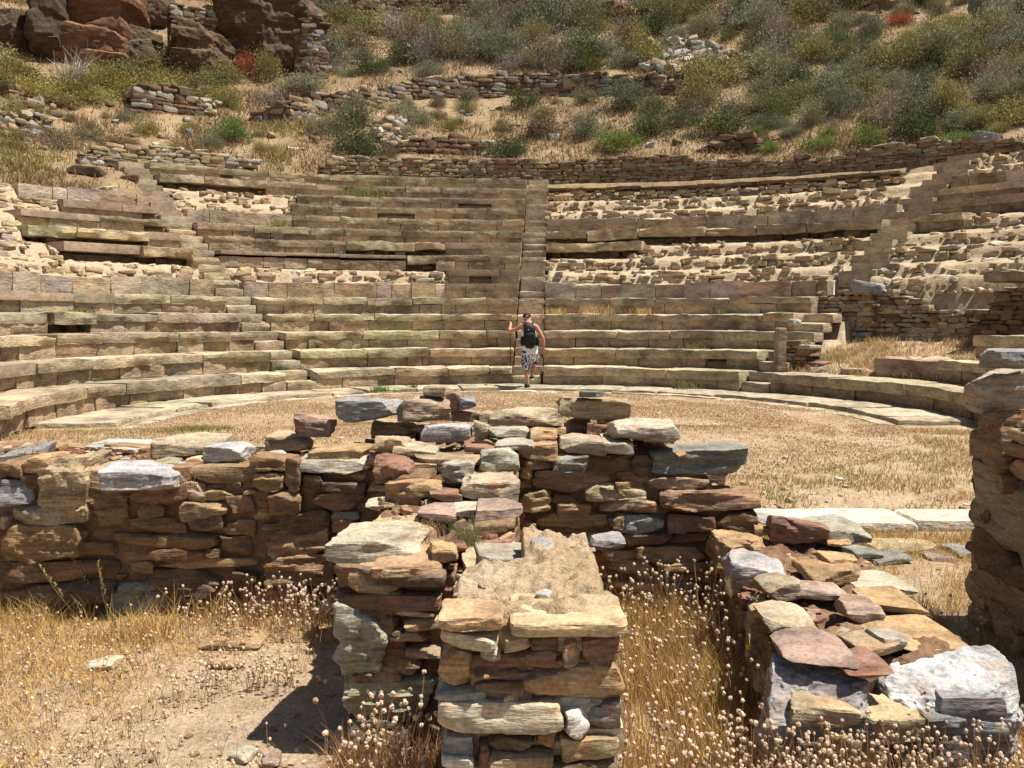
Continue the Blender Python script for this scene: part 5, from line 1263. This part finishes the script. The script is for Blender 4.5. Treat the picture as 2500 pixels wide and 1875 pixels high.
    for i in range(330):
        x, y = rn.uniform(-20, 2230), rn.uniform(20, 345)
        if x > 1400 and rn.random() < .5: continue
        P = hit(x, y); L = rn.uniform(.12, .42)
        rock(mb, (P[0], P[1], P[2]+.02), (L, L*rn.uniform(.5, .9), L*rn.uniform(.25, .55)), nn=(5, 4, 3), seed=rn.randrange(10**8), rot=(rn.uniform(-.4, .4), rn.uniform(-.4, .4), rn.uniform(0, 6)), chips=6, rough=.08, strata=0, col=tint(rn.choice('WCTBCGD'), rn))
    tag(mb.build('scattered_stones', M_FAR, sharp=42), 'loose stones strewn over the hillside between the bushes', 'stones', kind='stuff')
    # right wing of the theatre
    def wing(L, R): return pts_R(L, R)
    drywall('rubble_wall', 'rubble wall of the right wing, lit roundish stones beside the stone post', wing([(1738, 734, 640), (1780, 738, 632), (1830, 742, 628), (1876, 744, 628)], 10.5), .5, (.07, .15), (.12, .4), 'TBCGTB', 17, (6, 3, 4), .05)
    drywall('rubble_wall', 'rubble wall stepping down behind the grass of the right wing', wing([(1880, 744, 626), (1925, 744, 634), (1950, 744, 646), (2008, 742, 664), (2070, 742, 672), (2140, 742, 662)], 10.7), .5, (.07, .15), (.15, .45), 'BTCN', 18, (6, 3, 4), .05)
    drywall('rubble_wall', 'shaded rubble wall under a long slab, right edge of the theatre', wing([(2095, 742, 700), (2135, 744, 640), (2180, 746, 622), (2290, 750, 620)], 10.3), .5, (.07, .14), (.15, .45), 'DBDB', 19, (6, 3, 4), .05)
    mb = MB(); th = pxth(2190, 10.3); arc_block(mb, pxth(2118, 10.2), pxth(2300, 10.2), 10.15, .8, 2.36, 2.58, 5, .03, .04, (.33, .27, .18)); tag(mb.build('slab', M_SEAT, sharp=35, loc=(10, 17, 2.36)), 'long flat slab roofing the shaded rubble wall at the right edge', 'slab')
    drywall('stacked_slabs', 'short pile of brown slabs stacked against the stone post', wing([(1694, 812, 738), (1730, 812, 742), (1756, 812, 775)], 8.15), .5, (.06, .12), (.25, .5), 'BTRBN', 20, (7, 4, 4), .04)
    th = pxth(1684, 7.95); x, y = map(float, WP(7.95, th)); za, zb = on_y(ray2(1684, 806), y)[2], on_y(ray2(1684, 708), y)[2]
    mb = MB(); rock(mb, (0, 0, (zb-za)/2), (.19, .3, zb-za), nn=(8, 8, 24), seed=5, p=26, chips=0, cmin=.85, rough=.02, strata=.02, col=(.40, .31, .2)); o = mb.build('stone_post', M_SEAT, sharp=40); o.location = (x, y, za); tag(o, 'upright squared stone post where the lower seat rows end', 'post')
    for i, (px, w, h, c, l) in enumerate(((1772, 40, 16, 'N', 'flat grey stone on the grass edge right of the stacked slabs'), (1850, 54, 16, 'T', 'tan stone lying on the back edge of the lowest seat row'), (1905, 40, 12, 'C', 'pale flat stone in the grass of the right wing'), (1960, 34, 10, 'C', 'small pale stone near the dark end blocks of the right wing'))):
        th = pxth(px, 8.15); P = np.array([*WP(8.15, th), .44]); far_stone(px, 800, w, h, c, 'stone', l, P=P, seed=i)

# ================================================================== the walker
def skin(name, V, E, Rr, mat, parent, sub=2):
    me = bpy.data.meshes.new(name+'_cage'); me.from_pydata(V, E, []); o = bpy.data.objects.new(name+'_cage', me); COL.objects.link(o)
    m = o.modifiers.new('s', 'SKIN'); m.use_smooth_shade = True
    sv = me.skin_vertices[0].data
    for i, r in enumerate(Rr): sv[i].radius = (r if isinstance(r, tuple) else (r, r)); sv[i].use_root = (i == 0)
    s = o.modifiers.new('u', 'SUBSURF'); s.levels = s.render_levels = sub
    dg = bpy.context.evaluated_depsgraph_get(); dg.update()
    nm = bpy.data.meshes.new_from_object(o.evaluated_get(dg)); nm.name = name
    bpy.data.objects.remove(o); bpy.data.meshes.remove(me)
    nm.materials.clear(); nm.materials.append(mat)
    r = bpy.data.objects.new(name, nm); COL.objects.link(r); r.parent = parent; return r
def loft(mb, rings, col, ns=20, cap=True):
    """rings: (centre, half width, half depth)"""
    V = []; a = np.linspace(0, 2*PI, ns, endpoint=False)
    for c, rx, ry in rings: V.append(np.stack([c[0]+rx*np.cos(a), c[1]+ry*np.sin(a), np.full(ns, c[2])], 1))
    Q = []
    for i in range(len(rings)-1):
        for j in range(ns): Q.append((i*ns+j, i*ns+(j+1) % ns, (i+1)*ns+(j+1) % ns, (i+1)*ns+j))
    V = np.concatenate(V); T_ = []
    if cap:
        n0 = len(V); V = np.concatenate([V, [rings[0][0]], [rings[-1][0]]])
        for j in range(ns): T_.append(((j+1) % ns, j, n0)); T_.append(((len(rings)-1)*ns+j, (len(rings)-1)*ns+(j+1) % ns, n0+1))
    mb.add(V, Q, T_, col=col)

def build_walker():
    P = on_y(ray2(1141, 838.4), 20.6); z0 = P[2]
    root = empty('person', (P[0], P[1], z0), 'man with a black backpack, white vest and patterned shorts climbing with a stick', 'person')
    k = 20.6/FPX*.8848/.8848/6.637*1.0     # metres per pixel of the close crop
    def X(px): return (px-925)*k
    def Z(py): return (1510-py)*k
    skn = plain('sunburnt_skin', (.50, .23, .15), .6); blk = plain('black_nylon', (.012, .012, .014), .6, .004); wht = plain('white_cotton', (.72, .72, .76), .9, .006)
    sho = plain('black_shoe', (.015, .015, .016), .6); sole = plain('white_sole', (.6, .6, .58)); wood = plain('brown_stick', (.09, .06, .035), .6); org = plain('orange_cap', (.75, .35, .05))
    V = []; E = []; Rr = []
    def v(x, y, z, r, par=None):
        V.append((x, y, z)); Rr.append(r); i = len(V)-1
        if par is not None: E.append((par, i))
        return i
    hip = v(X(950), 0, Z(880), (.125, .09)); wa = v(X(940), .01, Z(760), (.130, .085), hip); ch = v(X(930), .05, Z(600), (.165, .115), wa); sh = v(X(925), .08, Z(490), (.15, .085), ch)
    nk = v(X(922), .11, Z(425), .062, sh); h1 = v(X(908), .14, Z(385), (.076, .085), nk); h2 = v(X(904), .15, Z(345), (.08, .095), h1); h3 = v(X(902), .145, Z(312), (.055, .065), h2)
    nose = v(X(903), .255, Z(375), .012, h1)
    for s in (-1, 1): v(X(905)+s*.088, .13, Z(372), (.010, .020), h1)
    # left arm: elbow out, hand raised on the stick
    a = v(X(812), .08, Z(500), .062, sh); b = v(X(735), .10, Z(560), .052, a); c = v(X(622), .20, Z(588), .044, b); d = v(X(634), .34, Z(520), .036, c); e = v(X(640), .40, Z(478), .027, d)
    hd = v(X(643), .43, Z(458), (.030, .022), e)
    for i in range(4):
        f1 = v(X(632), .455+.0, Z(446)-.018*i+.02, .0095, hd); f2 = v(X(628)-.012, .435, Z(446)-.018*i+.018, .0085, f1); v(X(634)-.012, .415, Z(446)-.018*i+.016, .008, f2)
    t1 = v(X(655), .45, Z(452), .010, hd); v(X(650), .47, Z(446), .008, t1)
    # right arm hanging
    a = v(X(1050), .07, Z(510), .064, sh); b = v(X(1105), .06, Z(590), .054, a); c = v(X(1158), .04, Z(690), .045, b); d = v(X(1180), .07, Z(790), .038, c); e = v(X(1180), .10, Z(862), .027, d)
    hd = v(X(1178), .11, Z(893), (.034, .020), e)
    for i in range(4):
        f1 = v(X(1178)+(i-1.5)*.018, .115+.004*i, Z(925), .0095, hd); f2 = v(X(1176)+(i-1.5)*.017, .125, Z(943)-.002*i, .0085, f1); v(X(1172)+(i-1.5)*.015, .13, Z(955)-.004*(i % 3), .0075, f2)
    t1 = v(X(1150), .13, Z(905), .010, hd); v(X(1142), .14, Z(928), .008, t1)
    # standing left leg
    a = v(X(890), .0, Z(960), .088, hip); b = v(X(895), .02, Z(1080), .075, a); c = v(X(898), .03, Z(1190), .058, b); d = v(X(895), -.01, Z(1270), .058, c); e = v(X(918), 0, Z(1410), .036, d); f = v(X(918), .01, Z(1470), .042, e); v(X(912), .14, Z(1492), .030, f)
    # stepping right leg
    a = v(X(1015), .06, Z(960), .088, hip); b = v(X(1015), .14, Z(1070), .072, a); c = v(X(1012), .22, Z(1150), .056, b); d = v(X(1005), .17, Z(1210), .055, c); e = v(X(990), .12, Z(1300), .036, d); f = v(X(988), .13, Z(1345), .040, e); v(X(985), .27, Z(1352), .030, f)
    skin('body', V, E, Rr, skn, root)
    lift = lambda mb, name, mat, smooth=True: None
    def part(mb, name, mat, par=root): 
        o = mb.build(name, mat, None, True, 50); o.parent = par; return o
    # vest
    mb = MB(); loft(mb, [((X(955), 0, Z(950)), .178, .135), ((X(955), 0, Z(900)), .182, .14), ((X(945), .01, Z(800)), .182, .14), ((X(935), .03, Z(680)), .180, .135), ((X(930), .05, Z(580)), .176, .125), ((X(928), .07, Z(510)), .155, .105), ((X(926), .08, Z(468)), .128, .085), ((X(924), .095, Z(440)), .085, .07)], (.7, .7, .7), 28); part(mb, 'vest', wht)
    # shorts with a dark blue flower print
    m, nt, bs = newmat('flowered_shorts'); vec = mapping(nt, (1, 1, .8), 'Object'); nz = noise(nt, vec, 13, 4, .6); nz2 = noise(nt, vec, 9, 2, .5)
    pr = ramp(nt, nz, [(.49, (.70, .70, .75)), (.52, (.03, .035, .12))]); lk(nt, mix(nt, 'MIX', ramp(nt, nz2, [(.55, 0.), (.6, .5)]), pr, (.09, .10, .09)), bs.inputs['Base Color'])
    mb = MB(); loft(mb, [((X(900), .015, Z(1212)), .088, .09), ((X(893), .02, Z(1150)), .10, .10), ((X(890), .01, Z(1050)), .112, .112), ((X(888), 0, Z(960)), .118, .118), ((X(900), 0, Z(900)), .11, .115)], (.5, .5, .5), 24)
    loft(mb, [((X(1012), .21, Z(1138)), .085, .085), ((X(1015), .17, Z(1080)), .095, .10), ((X(1016), .09, Z(1000)), .108, .115), ((X(1012), .04, Z(930)), .115, .125), ((X(1000), .02, Z(890)), .11, .12)], (.5, .5, .5), 24); part(mb, 'shorts', m)
    # shoes
    for cx, cy, cz, r in ((X(915), .05, Z(1512)+.045, 0), (X(986), .17, Z(1385)+.045, -.2)):
        mb = MB(); rock(mb, (cx, cy, cz), (.105, .27, .10), nn=(8, 14, 8), seed=3, p=3.2, chips=0, rough=.0, strata=0, rot=(r, 0, 0)); s = part(mb, 'shoe', sho)
        mb = MB(); rock(mb, (cx, cy, cz-.043), (.112, .285, .03), nn=(8, 14, 3), seed=3, p=4, chips=0, rough=0, strata=0, rot=(r, 0, 0)); part(mb, 'sole', sole, s)
    # cap worn backwards
    mb = MB(); c0 = np.array([X(903), .15, Z(352)])
    loft(mb, [((c0[0], c0[1], c0[2]+zz), .096*q, .112*q) for zz, q in ((-.012, 1.03), (.0, 1.05), (.03, 1.0), (.055, .86), (.075, .62), (.086, .3), (.089, .05))], (.02, .02, .02), 24)
    loft(mb, [((c0[0], c0[1]+.10, c0[2]-.008), .075, .10), ((c0[0], c0[1]+.10, c0[2]+.002), .078, .10)], (.02, .02, .02), 20); cp = part(mb, 'cap', blk)
    mb = MB(); rock(mb, (c0[0], c0[1]-.112, c0[2]+.012), (.07, .02, .028), nn=(8, 4, 4), seed=2, p=3, chips=0, rough=0, strata=0); part(mb, 'strap_opening', skn, cp)
    # backpack
    bp = MB(); rock(bp, (X(945), -.16, Z(655)), (.28, .20, .57), nn=(16, 12, 22), seed=8, p=3.6, chips=2, cmin=.85, rough=.03, strata=0); bag = part(bp, 'backpack', blk)
    mb = MB(); rock(mb, (X(955), -.275, Z(720)), (.26, .09, .32), nn=(12, 8, 14), seed=9, p=3.4, chips=0, rough=.03, strata=0); part(mb, 'front_pocket', blk, bag)
    for px, n_ in ((832, 'side_pocket'), (1066, 'side_pocket')):
        mb = MB(); rock(mb, (X(px), -.10, Z(745)), (.10, .14, .22), nn=(8, 8, 10), seed=int(px), p=3.4, chips=0, rough=.03, strata=0); part(mb, n_, blk, bag)
    mb = MB(); loft(mb, [((X(965), -.10, Z(885)), .012, .03), ((X(965), -.11, Z(850)), .055, .05), ((X(958), -.12, Z(810)), .11, .07)], (.02, .02, .02), 14); part(mb, 'lower_straps', blk, bag)
    for s in (-1, 1):
        mb = MB()
        pts = [np.array([X(925)+s*.085, -.06, Z(500)]), np.array([X(925)+s*.100, .0, Z(455)]), np.array([X(925)+s*.105, .09, Z(448)]), np.array([X(925)+s*.11, .175, Z(500)]), np.array([X(930)+s*.13, .185, Z(640)]), np.array([X(940)+s*.17, .07, Z(760)])]
        for a, b in zip(pts[:-1], pts[1:]):
            w = np.array([.026, 0, 0]); t = np.array([0, .012, .012]); mb.add([a-w-t, a+w-t, a+w+t, a-w+t, b-w-t, b+w-t, b+w+t, b-w+t], [(0, 1, 5, 4), (1, 2, 6, 5), (2, 3, 7, 6), (3, 0, 4, 7)])
        part(mb, 'shoulder_strap', blk, bag)
    mb = MB(); loft(mb, [((X(1058), -.09, Z(650)), .018, .018), ((X(1058), -.09, Z(625)), .022, .022), ((X(1058), -.09, Z(615)), .012, .012)], (.5, .3, .1), 12); part(mb, 'bottle_cap', org, bag)
    grey = plain('pale_badge', (.45, .45, .46)); mb = MB(); rock(mb, (X(925), -.262, Z(562)), (.035, .012, .018), nn=(3, 2, 2), seed=1, p=6, chips=0, rough=0, strata=0); part(mb, 'badge', grey, bag)
    mb = MB(); rock(mb, (X(905), -.10, Z(445)), (.07, .02, .05), nn=(4, 3, 3), seed=1, p=4, chips=0, rough=0, strata=0); part(mb, 'grab_handle', grey, bag)
    # stick: a thing he holds
    st = MB(); top = np.array([X(636), .43, Z(440)]); bot = np.array([X(637), 1.02, RISE-z0]); n = 10
    a = np.linspace(0, 2*PI, n, endpoint=False); ringv = lambda c, r: np.stack([c[0]+r*np.cos(a), c[1]+r*np.sin(a), np.full(n, c[2])], 1)
    V = np.concatenate([ringv(bot, .009), ringv((bot+top)/2, .011), ringv(top, .013)]); Q = [(i*n+j, i*n+(j+1) % n, (i+1)*n+(j+1) % n, (i+1)*n+j) for i in range(2) for j in range(n)]
    st.add(V, Q, [(2*n, 2*n+j, 2*n+j+1) for j in range(1, n-1)]); o = st.build('walking_stick', wood); o.location = (P[0], P[1], z0); tag(o, 'thin brown walking stick in the man\'s raised left hand', 'walking stick')

# ================================================================== assemble
build_ground()
build_bank()
build_rows()
build_stairs()
ring('kerb_ring', 'stone step running round the orchestra at the foot of the lowest seats, outer ring', 'kerb', 6.12, 7.32, .02, .2, math.radians(-98), math.radians(95), .02, (.45, .385, .265), 3)
ring('kerb_ring', 'flat pale slabs edging the orchestra grass, inner ring', 'kerb', 5.76, 6.02, -.035, .12, math.radians(-100), math.radians(95.5), .022, (.50, .44, .32), 4)
build_front_walls()
build_loose()
build_hill_masonry()
build_shrubs()
build_grass()
build_clover()
build_weeds()
build_pebbles()
build_walker()

cam = bpy.data.cameras.new('camera'); co = bpy.data.objects.new('camera', cam); COL.objects.link(co)
cam.sensor_width = 36; cam.lens = FPX/2500*36; cam.clip_start = .05; cam.clip_end = 600
co.location = EYE; co.rotation_euler = (PI/2-PITCH, 0, 0); SC.camera = co
EL, AZ = math.radians(67), math.radians(97)      # azimuth from +Y towards +X
sd = Vector((math.cos(EL)*math.sin(AZ), math.cos(EL)*math.cos(AZ), math.sin(EL)))
sun = bpy.data.lights.new('sun', 'SUN'); sun.energy = 5.0; sun.angle = math.radians(.5); sun.color = (1, .955, .885)
so = bpy.data.objects.new('sun', sun); COL.objects.link(so); so.rotation_euler = sd.to_track_quat('Z', 'Y').to_euler(); so.location = (20, -5, 40)
w = bpy.data.worlds.new('World'); SC.world = w; w.use_nodes = True
nt = w.node_tree; bg = nt.nodes['Background']; sky = nt.nodes.new('ShaderNodeTexSky'); sky.sky_type = 'NISHITA'; sky.sun_disc = False
sky.sun_elevation = EL; sky.sun_rotation = AZ; nt.links.new(sky.outputs[0], bg.inputs[0]); bg.inputs[1].default_value = .058
vs = SC.view_settings; vs.view_transform = 'Standard'; vs.look = 'None'; vs.exposure = .84; vs.gamma = 1
SC.cycles.max_bounces = 5; SC.cycles.diffuse_bounces = 3
